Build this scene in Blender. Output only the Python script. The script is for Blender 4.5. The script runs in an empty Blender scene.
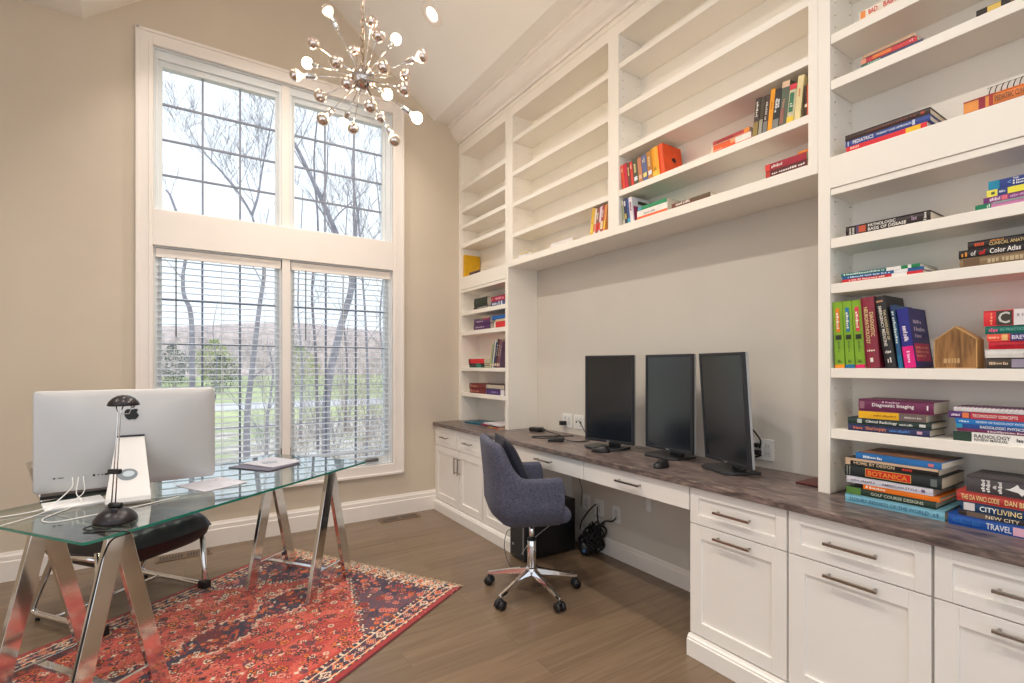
import bpy, bmesh, math, random
from mathutils import Vector, Matrix, Quaternion, noise as mnoise

# ------------------------------------------------------------------ camera, world, lights, exposure
SC = bpy.context.scene
COL = SC.collection
R = math.radians
PI = math.pi
F_PX, W_PX, H_PX = 498.5, 1024, 683
cam_d = bpy.data.cameras.new('camera'); CAM = bpy.data.objects.new('camera', cam_d); COL.objects.link(CAM)
cam_d.sensor_width = 36.0; cam_d.sensor_fit = 'HORIZONTAL'
cam_d.lens = 36.0 * F_PX / W_PX
cam_d.shift_y = 24.1 / W_PX
cam_d.clip_start = 0.02; cam_d.clip_end = 500
CAM.location = (0, 0, 1.30)
CAM.rotation_euler = (R(90), 0, -R(33.29))
SC.camera = CAM
SC.view_settings.view_transform = 'Standard'
SC.view_settings.look = 'None'
SC.view_settings.exposure = 0.40
SC.view_settings.gamma = 1.0
SC.view_settings.use_curve_mapping = False
try:
    SC.cycles.use_denoising = True
    SC.cycles.max_bounces = 10
    SC.cycles.diffuse_bounces = 5
    SC.cycles.glossy_bounces = 5
    SC.cycles.transparent_max_bounces = 16
    SC.cycles.sample_clamp_indirect = 6.0
    SC.cycles.caustics_reflective = False
    SC.cycles.caustics_refractive = False
except Exception:
    pass

wd = bpy.data.worlds.new('overcast_sky'); SC.world = wd; wd.use_nodes = True
nt = wd.node_tree; nt.nodes.clear()
w_out = nt.nodes.new('ShaderNodeOutputWorld'); w_bg = nt.nodes.new('ShaderNodeBackground')
w_tc = nt.nodes.new('ShaderNodeTexCoord'); w_no = nt.nodes.new('ShaderNodeTexNoise'); w_cr = nt.nodes.new('ShaderNodeValToRGB')
w_no.inputs['Scale'].default_value = 2.2; w_no.inputs['Detail'].default_value = 5
w_cr.color_ramp.elements[0].position = 0.35; w_cr.color_ramp.elements[0].color = (0.82, 0.90, 1.0, 1)
w_cr.color_ramp.elements[1].position = 0.62; w_cr.color_ramp.elements[1].color = (0.90, 0.95, 1.0, 1)
nt.links.new(w_tc.outputs['Generated'], w_no.inputs['Vector']); nt.links.new(w_no.outputs['Fac'], w_cr.inputs['Fac'])
nt.links.new(w_cr.outputs['Color'], w_bg.inputs['Color']); w_bg.inputs['Strength'].default_value = 1.12
nt.links.new(w_bg.outputs['Background'], w_out.inputs['Surface'])

DOWNLIGHT_W = 11.0
DOWNLIGHT_COL = (1.0, 0.92, 0.83)
BULB_STRENGTH = 105.0
# recessed can lights: one on the right slope of the vault in view, the rest unseen, added as fill light
DOWNLIGHTS = [(1.50, 3.34), (-0.14, 3.34), (1.50, 1.35), (-0.14, 1.35), (1.50, -0.65), (-0.14, -0.65), (-1.6, 2.4), (-1.6, 0.2)]

# ------------------------------------------------------------------ materials
def srgb(r, g, b):
    def f(c):
        c /= 255.0
        return c / 12.92 if c <= 0.04045 else ((c + 0.055) / 1.055) ** 2.4
    return (f(r), f(g), f(b))

def _nodes(name):
    m = bpy.data.materials.new(name); m.use_nodes = True
    return m, m.node_tree, m.node_tree.nodes['Principled BSDF']

def mat(name, col, rough=0.5, metal=0.0, var=0.06, scale=12.0, bump=0.0, bscale=200.0, spec=None, coat=0.0, stretch=None):
    """principled with a little object-space noise in colour and (optionally) a fine bump"""
    m, t, b = _nodes(name)
    b.inputs['Roughness'].default_value = rough; b.inputs['Metallic'].default_value = metal
    if spec is not None: b.inputs['Specular IOR Level'].default_value = spec
    if coat: b.inputs['Coat Weight'].default_value = coat; b.inputs['Coat Roughness'].default_value = 0.1
    tc = t.nodes.new('ShaderNodeTexCoord'); src = tc.outputs['Object']
    if stretch:
        mp = t.nodes.new('ShaderNodeMapping'); mp.inputs['Scale'].default_value = stretch
        t.links.new(src, mp.inputs['Vector']); src = mp.outputs['Vector']
    if var > 0:
        n = t.nodes.new('ShaderNodeTexNoise'); n.inputs['Scale'].default_value = scale; n.inputs['Detail'].default_value = 4
        r = t.nodes.new('ShaderNodeValToRGB')
        r.color_ramp.elements[0].color = tuple(max(0, c * (1 - var)) for c in col) + (1,)
        r.color_ramp.elements[1].color = tuple(min(1, c * (1 + var)) for c in col) + (1,)
        r.color_ramp.elements[0].position = 0.3; r.color_ramp.elements[1].position = 0.7
        t.links.new(src, n.inputs['Vector']); t.links.new(n.outputs['Fac'], r.inputs['Fac']); t.links.new(r.outputs['Color'], b.inputs['Base Color'])
    else:
        b.inputs['Base Color'].default_value = tuple(col) + (1,)
    if bump > 0:
        n2 = t.nodes.new('ShaderNodeTexNoise'); n2.inputs['Scale'].default_value = bscale; n2.inputs['Detail'].default_value = 3
        bp = t.nodes.new('ShaderNodeBump'); bp.inputs['Strength'].default_value = bump; bp.inputs['Distance'].default_value = 0.002
        t.links.new(src, n2.inputs['Vector']); t.links.new(n2.outputs['Fac'], bp.inputs['Height']); t.links.new(bp.outputs['Normal'], b.inputs['Normal'])
    return m

def emit(name, col, strength):
    m = bpy.data.materials.new(name); m.use_nodes = True; t = m.node_tree; t.nodes.clear()
    o = t.nodes.new('ShaderNodeOutputMaterial'); e = t.nodes.new('ShaderNodeEmission')
    e.inputs['Color'].default_value = tuple(col) + (1,); e.inputs['Strength'].default_value = strength
    t.links.new(e.outputs[0], o.inputs[0]); return m

def thin_glass(name, tint, refl=1.0, rough=0.0):
    """clear sheet: see-through with Fresnel reflection"""
    m = bpy.data.materials.new(name); m.use_nodes = True; t = m.node_tree; t.nodes.clear()
    o = t.nodes.new('ShaderNodeOutputMaterial'); tr = t.nodes.new('ShaderNodeBsdfTransparent'); gl = t.nodes.new('ShaderNodeBsdfGlossy')
    mx = t.nodes.new('ShaderNodeMixShader'); ge = t.nodes.new('ShaderNodeNewGeometry'); dt = t.nodes.new('ShaderNodeVectorMath'); dt.operation = 'DOT_PRODUCT'
    def mth(op, a, bv=None):
        n = t.nodes.new('ShaderNodeMath'); n.operation = op; t.links.new(a, n.inputs[0])
        if bv is not None: n.inputs[1].default_value = bv
        return n.outputs[0]
    # Schlick's reflectance, the same from either side of the sheet
    t.links.new(ge.outputs['Normal'], dt.inputs[0]); t.links.new(ge.outputs['Incoming'], dt.inputs[1])
    one = t.nodes.new('ShaderNodeMath'); one.operation = 'SUBTRACT'; one.inputs[0].default_value = 1.0; t.links.new(mth('ABSOLUTE', dt.outputs['Value']), one.inputs[1])
    sch = mth('MULTIPLY', mth('ADD', mth('MULTIPLY', mth('POWER', one.outputs[0], 5.0), 0.96), 0.04), refl)
    tr.inputs['Color'].default_value = tuple(tint) + (1,); gl.inputs['Roughness'].default_value = rough
    t.links.new(sch, mx.inputs[0])
    t.links.new(tr.outputs[0], mx.inputs[1]); t.links.new(gl.outputs[0], mx.inputs[2]); t.links.new(mx.outputs[0], o.inputs[0])
    return m

def floor_mat():
    m, t, b = _nodes('oak_planks')
    tc = t.nodes.new('ShaderNodeTexCoord')
    br = t.nodes.new('ShaderNodeTexBrick'); br.offset = 0.37; br.inputs['Scale'].default_value = 1.0
    br.inputs['Brick Width'].default_value = 1.30; br.inputs['Row Height'].default_value = 0.127
    br.inputs['Mortar Size'].default_value = 0.0012; br.inputs['Mortar Smooth'].default_value = 0.2; br.inputs['Bias'].default_value = 0.0
    br.inputs['Color1'].default_value = (0, 0, 0, 1); br.inputs['Color2'].default_value = (1, 1, 1, 1); br.inputs['Mortar'].default_value = (0.3, 0.3, 0.3, 1)
    t.links.new(tc.outputs['Object'], br.inputs['Vector'])
    mp = t.nodes.new('ShaderNodeMapping'); mp.inputs['Scale'].default_value = (1.3, 26, 1)
    # shift the grain from plank to plank
    ad = t.nodes.new('ShaderNodeVectorMath'); ad.operation = 'ADD'
    sc = t.nodes.new('ShaderNodeVectorMath'); sc.operation = 'SCALE'; sc.inputs['Scale'].default_value = 7.0
    t.links.new(br.outputs['Color'], sc.inputs[0]); t.links.new(tc.outputs['Object'], mp.inputs['Vector'])
    t.links.new(mp.outputs['Vector'], ad.inputs[0]); t.links.new(sc.outputs['Vector'], ad.inputs[1])
    gr = t.nodes.new('ShaderNodeTexNoise'); gr.inputs['Scale'].default_value = 1.6; gr.inputs['Detail'].default_value = 7; gr.inputs['Distortion'].default_value = 0.9
    t.links.new(ad.outputs['Vector'], gr.inputs['Vector'])
    c1 = t.nodes.new('ShaderNodeValToRGB')
    c1.color_ramp.elements[0].color = srgb(112, 93, 75) + (1,); c1.color_ramp.elements[0].position = 0.22
    c1.color_ramp.elements[1].color = srgb(134, 113, 92) + (1,); c1.color_ramp.elements[1].position = 0.75
    t.links.new(gr.outputs['Fac'], c1.inputs['Fac'])
    c2 = t.nodes.new('ShaderNodeValToRGB')
    c2.color_ramp.elements[0].color = (0.90, 0.89, 0.88, 1); c2.color_ramp.elements[1].color = (1.07, 1.06, 1.05, 1)
    t.links.new(br.outputs['Color'], c2.inputs['Fac'])
    mu = t.nodes.new('ShaderNodeMix'); mu.data_type = 'RGBA'; mu.blend_type = 'MULTIPLY'; mu.inputs['Factor'].default_value = 1.0
    t.links.new(c1.outputs['Color'], mu.inputs['A']); t.links.new(c2.outputs['Color'], mu.inputs['B'])
    dk = t.nodes.new('ShaderNodeMix'); dk.data_type = 'RGBA'; dk.blend_type = 'MIX'
    dk.inputs['B'].default_value = srgb(86, 70, 56) + (1,)
    mf = t.nodes.new('ShaderNodeMath'); mf.operation = 'MULTIPLY'; mf.inputs[1].default_value = 0.55
    t.links.new(br.outputs['Fac'], mf.inputs[0]); t.links.new(mf.outputs[0], dk.inputs['Factor'])
    t.links.new(mu.outputs['Result'], dk.inputs['A']); t.links.new(dk.outputs['Result'], b.inputs['Base Color'])
    b.inputs['Roughness'].default_value = 0.27
    bp = t.nodes.new('ShaderNodeBump'); bp.inputs['Strength'].default_value = 0.06; bp.inputs['Distance'].default_value = 0.002
    t.links.new(gr.outputs['Fac'], bp.inputs['Height']); t.links.new(bp.outputs['Normal'], b.inputs['Normal'])
    return m

def granite_mat():
    m, t, b = _nodes('streaked_brown_granite')
    tc = t.nodes.new('ShaderNodeTexCoord'); mp = t.nodes.new('ShaderNodeMapping'); mp.inputs['Scale'].default_value = (11, 3.2, 11)
    mp.inputs['Rotation'].default_value = (0, 0, R(14))
    t.links.new(tc.outputs['Object'], mp.inputs['Vector'])
    n1 = t.nodes.new('ShaderNodeTexNoise'); n1.inputs['Scale'].default_value = 2.2; n1.inputs['Detail'].default_value = 8; n1.inputs['Distortion'].default_value = 1.6; n1.inputs['Roughness'].default_value = 0.62
    t.links.new(mp.outputs['Vector'], n1.inputs['Vector'])
    c = t.nodes.new('ShaderNodeValToRGB'); e = c.color_ramp.elements
    e[0].position = 0.30; e[0].color = srgb(56, 48, 47) + (1,)
    e[1].position = 0.78; e[1].color = srgb(222, 208, 200) + (1,)
    x = c.color_ramp.elements.new(0.46); x.color = srgb(98, 86, 83) + (1,)
    x = c.color_ramp.elements.new(0.60); x.color = srgb(130, 113, 107) + (1,)
    x = c.color_ramp.elements.new(0.69); x.color = srgb(156, 138, 130) + (1,)
    t.links.new(n1.outputs['Fac'], c.inputs['Fac']); t.links.new(c.outputs['Color'], b.inputs['Base Color'])
    b.inputs['Roughness'].default_value = 0.32
    return m

def wood_mat(name, dark, light, rough=0.45, scale=(3, 40, 40)):
    m, t, b = _nodes(name)
    tc = t.nodes.new('ShaderNodeTexCoord'); mp = t.nodes.new('ShaderNodeMapping'); mp.inputs['Scale'].default_value = scale
    t.links.new(tc.outputs['Object'], mp.inputs['Vector'])
    n1 = t.nodes.new('ShaderNodeTexNoise'); n1.inputs['Scale'].default_value = 2.0; n1.inputs['Detail'].default_value = 6; n1.inputs['Distortion'].default_value = 1.0
    t.links.new(mp.outputs['Vector'], n1.inputs['Vector'])
    c = t.nodes.new('ShaderNodeValToRGB'); c.color_ramp.elements[0].position = 0.32; c.color_ramp.elements[1].position = 0.7
    c.color_ramp.elements[0].color = dark + (1,); c.color_ramp.elements[1].color = light + (1,)
    t.links.new(n1.outputs['Fac'], c.inputs['Fac']); t.links.new(c.outputs['Color'], b.inputs['Base Color'])
    b.inputs['Roughness'].default_value = rough
    return m

def fabric_mat(name, c0, c1, scale=420.0, rough=0.9, sheen=0.35):
    m, t, b = _nodes(name)
    tc = t.nodes.new('ShaderNodeTexCoord')
    outs = []
    for st in ((1, 1, 0.12), (0.12, 0.12, 1)):
        mp = t.nodes.new('ShaderNodeMapping'); mp.inputs['Scale'].default_value = st
        n = t.nodes.new('ShaderNodeTexNoise'); n.inputs['Scale'].default_value = scale; n.inputs['Detail'].default_value = 2
        t.links.new(tc.outputs['Object'], mp.inputs['Vector']); t.links.new(mp.outputs['Vector'], n.inputs['Vector']); outs.append(n.outputs['Fac'])
    a = t.nodes.new('ShaderNodeMath'); a.operation = 'ADD'; t.links.new(outs[0], a.inputs[0]); t.links.new(outs[1], a.inputs[1])
    h = t.nodes.new('ShaderNodeMath'); h.operation = 'MULTIPLY'; h.inputs[1].default_value = 0.5; t.links.new(a.outputs[0], h.inputs[0])
    c = t.nodes.new('ShaderNodeValToRGB'); c.color_ramp.elements[0].position = 0.36; c.color_ramp.elements[1].position = 0.64
    c.color_ramp.elements[0].color = c0 + (1,); c.color_ramp.elements[1].color = c1 + (1,)
    t.links.new(h.outputs[0], c.inputs['Fac']); t.links.new(c.outputs['Color'], b.inputs['Base Color'])
    b.inputs['Roughness'].default_value = rough; b.inputs['Sheen Weight'].default_value = sheen
    bp = t.nodes.new('ShaderNodeBump'); bp.inputs['Strength'].default_value = 0.35; bp.inputs['Distance'].default_value = 0.001
    t.links.new(h.outputs[0], bp.inputs['Height']); t.links.new(bp.outputs['Normal'], b.inputs['Normal'])
    return m

M = {}
M['wall'] = mat('beige_wall_paint', srgb(213, 200, 182), 0.75, var=0.02, scale=3, bump=0.05, bscale=300)
M['niche'] = mat('greige_wall_paint', srgb(214, 208, 199), 0.7, var=0.02, scale=3, bump=0.05, bscale=300)
M['ceil'] = mat('ceiling_white', srgb(246, 243, 239), 0.85, var=0.015, scale=2)
M['trim'] = mat('trim_white', srgb(243, 236, 230), 0.42, var=0.015, scale=4)
M['sash'] = mat('window_vinyl_white', srgb(228, 232, 234), 0.4, var=0.015, scale=4)
M['muntin'] = mat('grille_grey', srgb(138, 144, 160), 0.45, var=0.02)
M['cab'] = mat('cabinet_white', srgb(243, 239, 234), 0.38, var=0.012, scale=4)
M['case'] = mat('bookcase_white', srgb(245, 239, 229), 0.42, var=0.012, scale=4)
M['floor'] = floor_mat()
M['granite'] = granite_mat()
M['chrome'] = mat('chrome', (0.78, 0.78, 0.79), 0.07, 1.0, var=0.02)
M['steel'] = mat('polished_steel', (0.72, 0.71, 0.70), 0.10, 1.0, var=0.03)
M['pull'] = mat('brushed_pull', srgb(168, 160, 154), 0.25, 1.0, var=0.05)
M['alu'] = mat('satin_aluminium', srgb(200, 199, 199), 0.45, 0.35, var=0.015)
M['black'] = mat('black_plastic', srgb(22, 22, 24), 0.42, var=0.1)
M['darkgrey'] = mat('dark_grey_plastic', srgb(46, 47, 50), 0.4, var=0.06)
M['bezel'] = mat('monitor_bezel', srgb(38, 40, 45), 0.4, var=0.05)
M['screen'] = mat('monitor_screen', srgb(17, 25, 33), 0.20, var=0.05, spec=1.0)
M['silver'] = mat('silver_plastic', srgb(176, 178, 180), 0.35, 0.3, var=0.03)
M['lampgrey'] = mat('lamp_grey', srgb(50, 47, 50), 0.32, 0.5, var=0.06)
M['leather'] = mat('black_leather', srgb(22, 24, 30), 0.30, var=0.12, scale=20, bump=0.25, bscale=160)
M['white_plastic'] = mat('white_plastic', srgb(236, 236, 234), 0.4, var=0.02)
M['paper'] = mat('paper_white', srgb(236, 238, 240), 0.7, var=0.02)
M['pages'] = mat('book_pages', srgb(222, 212, 192), 0.85, var=0.06, scale=900, stretch=(0.02, 0.02, 1))
M['blind'] = mat('blind_white', srgb(236, 240, 244), 0.45, var=0.02)
_t = M['blind'].node_tree; _b = _t.nodes['Principled BSDF']; _o = [n for n in _t.nodes if n.type == 'OUTPUT_MATERIAL'][0]
_tl = _t.nodes.new('ShaderNodeBsdfTranslucent'); _tl.inputs['Color'].default_value = srgb(232, 240, 248) + (1,); _mx = _t.nodes.new('ShaderNodeMixShader'); _mx.inputs[0].default_value = 0.45
_t.links.new(_b.outputs[0], _mx.inputs[1]); _t.links.new(_tl.outputs[0], _mx.inputs[2]); _t.links.new(_mx.outputs[0], _o.inputs[0])
M['chain'] = mat('chain_metal', srgb(150, 126, 104), 0.4, 1.0, var=0.04)
M['pinhole'] = mat('pin_hole', srgb(206, 193, 172), 0.7, var=0.05)
M['glass'] = thin_glass('window_glass', (0.97, 0.985, 0.99), 0.6)
M['deskglass'] = thin_glass('desk_glass', (0.80, 0.91, 0.88), 1.65)
M['deskedge'] = mat('desk_glass_edge', srgb(26, 118, 100), 0.12, var=0.08, coat=0.4)
M['bulbdim'] = emit('bulb_glow_soft', (1.0, 0.80, 0.58), 1.6)
M['bulb'] = emit('bulb_glow', (1.0, 0.74, 0.44), BULB_STRENGTH)
M['mirror'] = mat('mirror_ball', (0.80, 0.70, 0.64), 0.03, 1.0, var=0.0)
M['downlight'] = emit('downlight_glow', (1.0, 0.88, 0.72), 1.6)
M['register'] = mat('floor_register', srgb(120, 100, 80), 0.5, var=0.06)
M['seat'] = fabric_mat('slate_blue_weave', srgb(51, 54, 70), srgb(97, 98, 117), sheen=0.05)
M['pillow'] = fabric_mat('navy_pillow', srgb(14, 16, 30), srgb(34, 36, 56), 300, sheen=0.05)
M['blockwood'] = wood_mat('carved_wood', srgb(104, 70, 38), srgb(176, 128, 74), 0.5, (30, 30, 4))
M['bark'] = mat('bark_grey', srgb(158, 156, 166), 0.9, var=0.25, scale=8)
M['barkdark'] = mat('bark_dark', srgb(138, 134, 144), 0.9, var=0.25, scale=8)
M['twig'] = mat('twig_brown', srgb(186, 170, 166), 0.9, var=0.3, scale=3)
M['evergreen'] = mat('evergreen_needles', srgb(70, 96, 70), 0.8, var=0.35, scale=6)
M['budgreen'] = mat('budding_leaves', srgb(176, 190, 116), 0.8, var=0.25, scale=6)

_cc = {}
def flat(rgb, rough=0.5):
    k = (tuple(rgb), rough)
    if k not in _cc:
        _cc[k] = mat('cover_%02x%02x%02x' % tuple(rgb), srgb(*rgb), rough, var=0.08, scale=25)
    return _cc[k]

# ------------------------------------------------------------------ mesh builder
class MB:
    def __init__(s):
        s.v = []; s.f = []; s.mi = []; s.mats = []; s.sm = []; s.cur = 0; s.smooth = False
    def use(s, m, smooth=None):
        if m not in s.mats: s.mats.append(m)
        s.cur = s.mats.index(m)
        if smooth is not None: s.smooth = smooth
        return s
    def face(s, idx):
        s.f.append(tuple(idx)); s.mi.append(s.cur); s.sm.append(s.smooth)
    def add(s, vs, fs, T=None):
        o = len(s.v)
        for p in vs:
            p = Vector(p)
            s.v.append(T @ p if T is not None else p)
        for f in fs: s.face([i + o for i in f])
        return s
    BF = [(0, 3, 2, 1), (4, 5, 6, 7), (0, 1, 5, 4), (1, 2, 6, 5), (2, 3, 7, 6), (3, 0, 4, 7)]
    def box(s, x0, x1, y0, y1, z0, z1, T=None):
        x0, x1 = min(x0, x1), max(x0, x1); y0, y1 = min(y0, y1), max(y0, y1); z0, z1 = min(z0, z1), max(z0, z1)
        return s.add([(x0, y0, z0), (x1, y0, z0), (x1, y1, z0), (x0, y1, z0), (x0, y0, z1), (x1, y0, z1), (x1, y1, z1), (x0, y1, z1)], s.BF, T)
    def bar(s, a, b, w, h, side=None):
        """rectangular bar from a to b; w across 'side', h across the third direction"""
        a = Vector(a); b = Vector(b); d = (b - a).normalized()
        sd = Vector(side) if side is not None else (Vector((0, 0, 1)).cross(d) if abs(d.z) < 0.95 else Vector((1, 0, 0)))
        sd = (sd - d * sd.dot(d)).normalized(); up = d.cross(sd)
        vs = []
        for p in (a, b):
            for i, j in ((-1, -1), (1, -1), (1, 1), (-1, 1)): vs.append(p + sd * (i * w / 2) + up * (j * h / 2))
        return s.add(vs, [(0, 3, 2, 1), (4, 5, 6, 7), (0, 1, 5, 4), (1, 2, 6, 5), (2, 3, 7, 6), (3, 0, 4, 7)])
    def prism(s, poly, axis, a, b, T=None):
        """poly of 2D points; axis 'x': (y,z) along x; 'y': (x,z) along y; 'z': (x,y) along z"""
        n = len(poly); vs = []
        for q in (a, b):
            for (p, r) in poly:
                vs.append({'x': (q, p, r), 'y': (p, q, r), 'z': (p, r, q)}[axis])
        fs = [tuple(range(n))[::-1], tuple(range(n, 2 * n))]
        for i in range(n):
            j = (i + 1) % n; fs.append((i, j, n + j, n + i))
        return s.add(vs, fs, T)
    def tube(s, pts, r, n=8, closed=False, caps=True):
        pts = [Vector(p) for p in pts]; k = len(pts)
        rs = r if isinstance(r, (list, tuple)) else [r] * k
        up = None; o = len(s.v)
        for i, p in enumerate(pts):
            if closed: d = pts[(i + 1) % k] - pts[i - 1]
            else: d = pts[min(i + 1, k - 1)] - pts[max(i - 1, 0)]
            d = d.normalized() if d.length > 1e-9 else Vector((0, 0, 1))
            if up is None: up = Vector((0, 0, 1)) if abs(d.z) < 0.9 else Vector((1, 0, 0))
            u = (up - d * up.dot(d))
            if u.length < 1e-6: u = d.orthogonal()
            u.normalize(); w = d.cross(u); up = u
            for j in range(n):
                a = 2 * PI * j / n
                s.v.append(p + (u * math.cos(a) + w * math.sin(a)) * rs[i])
        for i in range(k if closed else k - 1):
            i2 = (i + 1) % k
            for j in range(n):
                j2 = (j + 1) % n
                s.face((o + i * n + j, o + i * n + j2, o + i2 * n + j2, o + i2 * n + j))
        if caps and not closed:
            s.face([o + j for j in range(n)][::-1]); s.face([o + (k - 1) * n + j for j in range(n)])
        return s
    def lathe(s, prof, c=(0, 0, 0), n=24, T=None):
        """prof: (r, z) from bottom to top, about z through c"""
        o = len(s.v); c = Vector(c)
        for (r, z) in prof:
            for j in range(n):
                a = 2 * PI * j / n
                p = Vector((r * math.cos(a), r * math.sin(a), z))
                s.v.append(T @ p if T is not None else p + c)
        for i in range(len(prof) - 1):
            for j in range(n):
                j2 = (j + 1) % n
                s.face((o + i * n + j, o + i * n + j2, o + (i + 1) * n + j2, o + (i + 1) * n + j))
        s.face([o + j for j in range(n)][::-1]); s.face([o + (len(prof) - 1) * n + j for j in range(n)])
        return s
    def sphere(s, c, r, n=16, m=10, sc=(1, 1, 1), T=None):
        prof = [(max(1e-5, math.sin(PI * i / m)) , -math.cos(PI * i / m)) for i in range(m + 1)]
        o = len(s.v); c = Vector(c)
        for (q, z) in prof:
            for j in range(n):
                a = 2 * PI * j / n
                p = Vector((q * math.cos(a) * r * sc[0], q * math.sin(a) * r * sc[1], z * r * sc[2]))
                s.v.append((T @ p if T is not None else p) + c)
        for i in range(m):
            for j in range(n):
                j2 = (j + 1) % n
                s.face((o + i * n + j, o + i * n + j2, o + (i + 1) * n + j2, o + (i + 1) * n + j))
        return s
    def rbox(s, x0, x1, y0, y1, z0, z1, r, seg=3, T=None):
        bm = bmesh.new(); bmesh.ops.create_cube(bm, size=1.0)
        for v in bm.verts:
            v.co = Vector(((x0 + x1) / 2 + v.co.x * (x1 - x0), (y0 + y1) / 2 + v.co.y * (y1 - y0), (z0 + z1) / 2 + v.co.z * (z1 - z0)))
        bmesh.ops.bevel(bm, geom=list(bm.edges), offset=r, segments=seg, profile=0.5, affect='EDGES', clamp_overlap=True)
        bm.verts.index_update()
        s.add([v.co.copy() for v in bm.verts], [[v.index for v in f.verts] for f in bm.faces], T); bm.free()
        return s
    def build(s, name, parent=None, bevel=0.0, local=False, props=None):
        me = bpy.data.meshes.new(name)
        vs = s.v
        if parent is not None and not local:
            inv = MW[parent.name].inverted(); vs = [inv @ Vector(p) for p in vs]
        me.from_pydata([tuple(p) for p in vs], [], s.f); me.update()
        for m in s.mats: me.materials.append(m)
        me.polygons.foreach_set('material_index', s.mi); me.polygons.foreach_set('use_smooth', s.sm)
        o = bpy.data.objects.new(name, me); COL.objects.link(o)
        MW[o.name] = (MW[parent.name].copy() if parent is not None else Matrix.Identity(4))
        if parent is not None: o.parent = parent
        if bevel > 0:
            b = o.modifiers.new('bevel', 'BEVEL'); b.width = bevel; b.segments = 2; b.limit_method = 'ANGLE'; b.angle_limit = R(50); b.harden_normals = False
        for k, v in (props or {}).items(): o[k] = v
        return o
MW = {}     # world matrix of every object built so far, by name

def thing(name, label, cat, loc=(0, 0, 0), rot=None, group=None):
    o = bpy.data.objects.new(name, None); COL.objects.link(o); o.empty_display_size = 0.1
    m = Matrix.Translation(Vector(loc))
    if rot is not None: m = m @ rot.to_4x4()
    o.matrix_world = m; o.location = m.to_translation(); o.rotation_euler = m.to_euler()
    MW[o.name] = m
    o['label'] = label; o['category'] = cat
    if group: o['group'] = group
    return o
def tag(o, label, cat, group=None, kind=None):
    o['label'] = label; o['category'] = cat
    if group: o['group'] = group
    if kind: o['kind'] = kind
    return o
def struct(o, label=None):
    o['kind'] = 'structure'
    if label: o['label'] = label
    return o
def recenter(o):
    """move a one-mesh thing's origin to the middle of its base"""
    vs = [v.co for v in o.data.vertices]
    c = Vector(((min(v.x for v in vs) + max(v.x for v in vs)) / 2, (min(v.y for v in vs) + max(v.y for v in vs)) / 2, min(v.z for v in vs)))
    for v in o.data.vertices: v.co -= c
    o.location = c; MW[o.name] = Matrix.Translation(c)
    return o
def arc(pts, r=0.04, n=5):
    """round the corners of a polyline"""
    pts = [Vector(p) for p in pts]; out = [pts[0]]
    for i in range(1, len(pts) - 1):
        a, b, c = pts[i - 1], pts[i], pts[i + 1]
        d1 = (a - b); d2 = (c - b); k = min(r, d1.length * 0.45, d2.length * 0.45)
        p = b + d1.normalized() * k; q = b + d2.normalized() * k
        for j in range(n + 1):
            t = j / n; out.append(p * (1 - t) ** 2 + b * 2 * t * (1 - t) + q * t ** 2)
    out.append(pts[-1]); return out
def smooth_path(pts, n=8):
    """Catmull-Rom through the points"""
    P = [Vector(p) for p in pts]; P = [P[0] * 2 - P[1]] + P + [P[-1] * 2 - P[-2]]; out = []
    for i in range(1, len(P) - 2):
        for j in range(n):
            t = j / n; a, b, c, d = P[i - 1], P[i], P[i + 1], P[i + 2]
            out.append(0.5 * ((2 * b) + (c - a) * t + (2 * a - 5 * b + 4 * c - d) * t * t + (3 * b - a - 3 * c + d) * t ** 3))
    out.append(P[-2]); return out
_tx = {}
def text_geo(txt, bold=0.0):
    """(verts, faces, width) of a line of lettering, height about 1, flat in xy"""
    if (txt, bold) in _tx: return _tx[(txt, bold)]
    if txt[0] == '~':        # print too small to read in the photograph: a row of word-like strokes
        rg = random.Random(txt); x = 0; vs = []; fs = []
        for i in range(int(txt[1:])):
            w_ = rg.uniform(.3, .6); z0 = rg.choice((0, 0, .12)); z1 = rg.choice((.72, .72, 1)); o = len(vs)
            vs += [Vector((x, z0, 0)), Vector((x + w_, z0, 0)), Vector((x + w_, z1, 0)), Vector((x, z1, 0))]; fs.append((o, o + 1, o + 2, o + 3))
            x += w_ + (.5 if rg.random() < .15 else .16)
        _tx[(txt, bold)] = (vs, fs, x, 1.0); return _tx[(txt, bold)]
    cu = bpy.data.curves.new('lettering', 'FONT'); cu.body = txt; cu.size = 1.0; cu.resolution_u = 2; cu.offset = bold
    ob = bpy.data.objects.new('lettering', cu); COL.objects.link(ob)
    dg = bpy.context.evaluated_depsgraph_get(); me = ob.evaluated_get(dg).to_mesh()
    vs = [v.co.copy() for v in me.vertices]; fs = [tuple(p.vertices) for p in me.polygons]
    ob.evaluated_get(dg).to_mesh_clear(); bpy.data.objects.remove(ob); bpy.data.curves.remove(cu)
    x0 = min(v.x for v in vs); x1 = max(v.x for v in vs); y0 = min(v.y for v in vs); y1 = max(v.y for v in vs)
    vs = [Vector((v.x - x0, v.y - y0, 0)) for v in vs]
    _tx[(txt, bold)] = (vs, fs, x1 - x0, y1 - y0); return _tx[(txt, bold)]
def put_text(mb, txt, T, x0, x1, z0, z1, m, bold=0.01):
    """letter a rectangle of the local xz plane (facing local -y), stretched to fill it"""
    vs, fs, w, h = text_geo(txt, bold)
    mb.use(m, False)
    mb.add([(x0 + v.x / w * (x1 - x0), 0, z0 + v.y / h * (z1 - z0)) for v in vs], fs, T)
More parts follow.
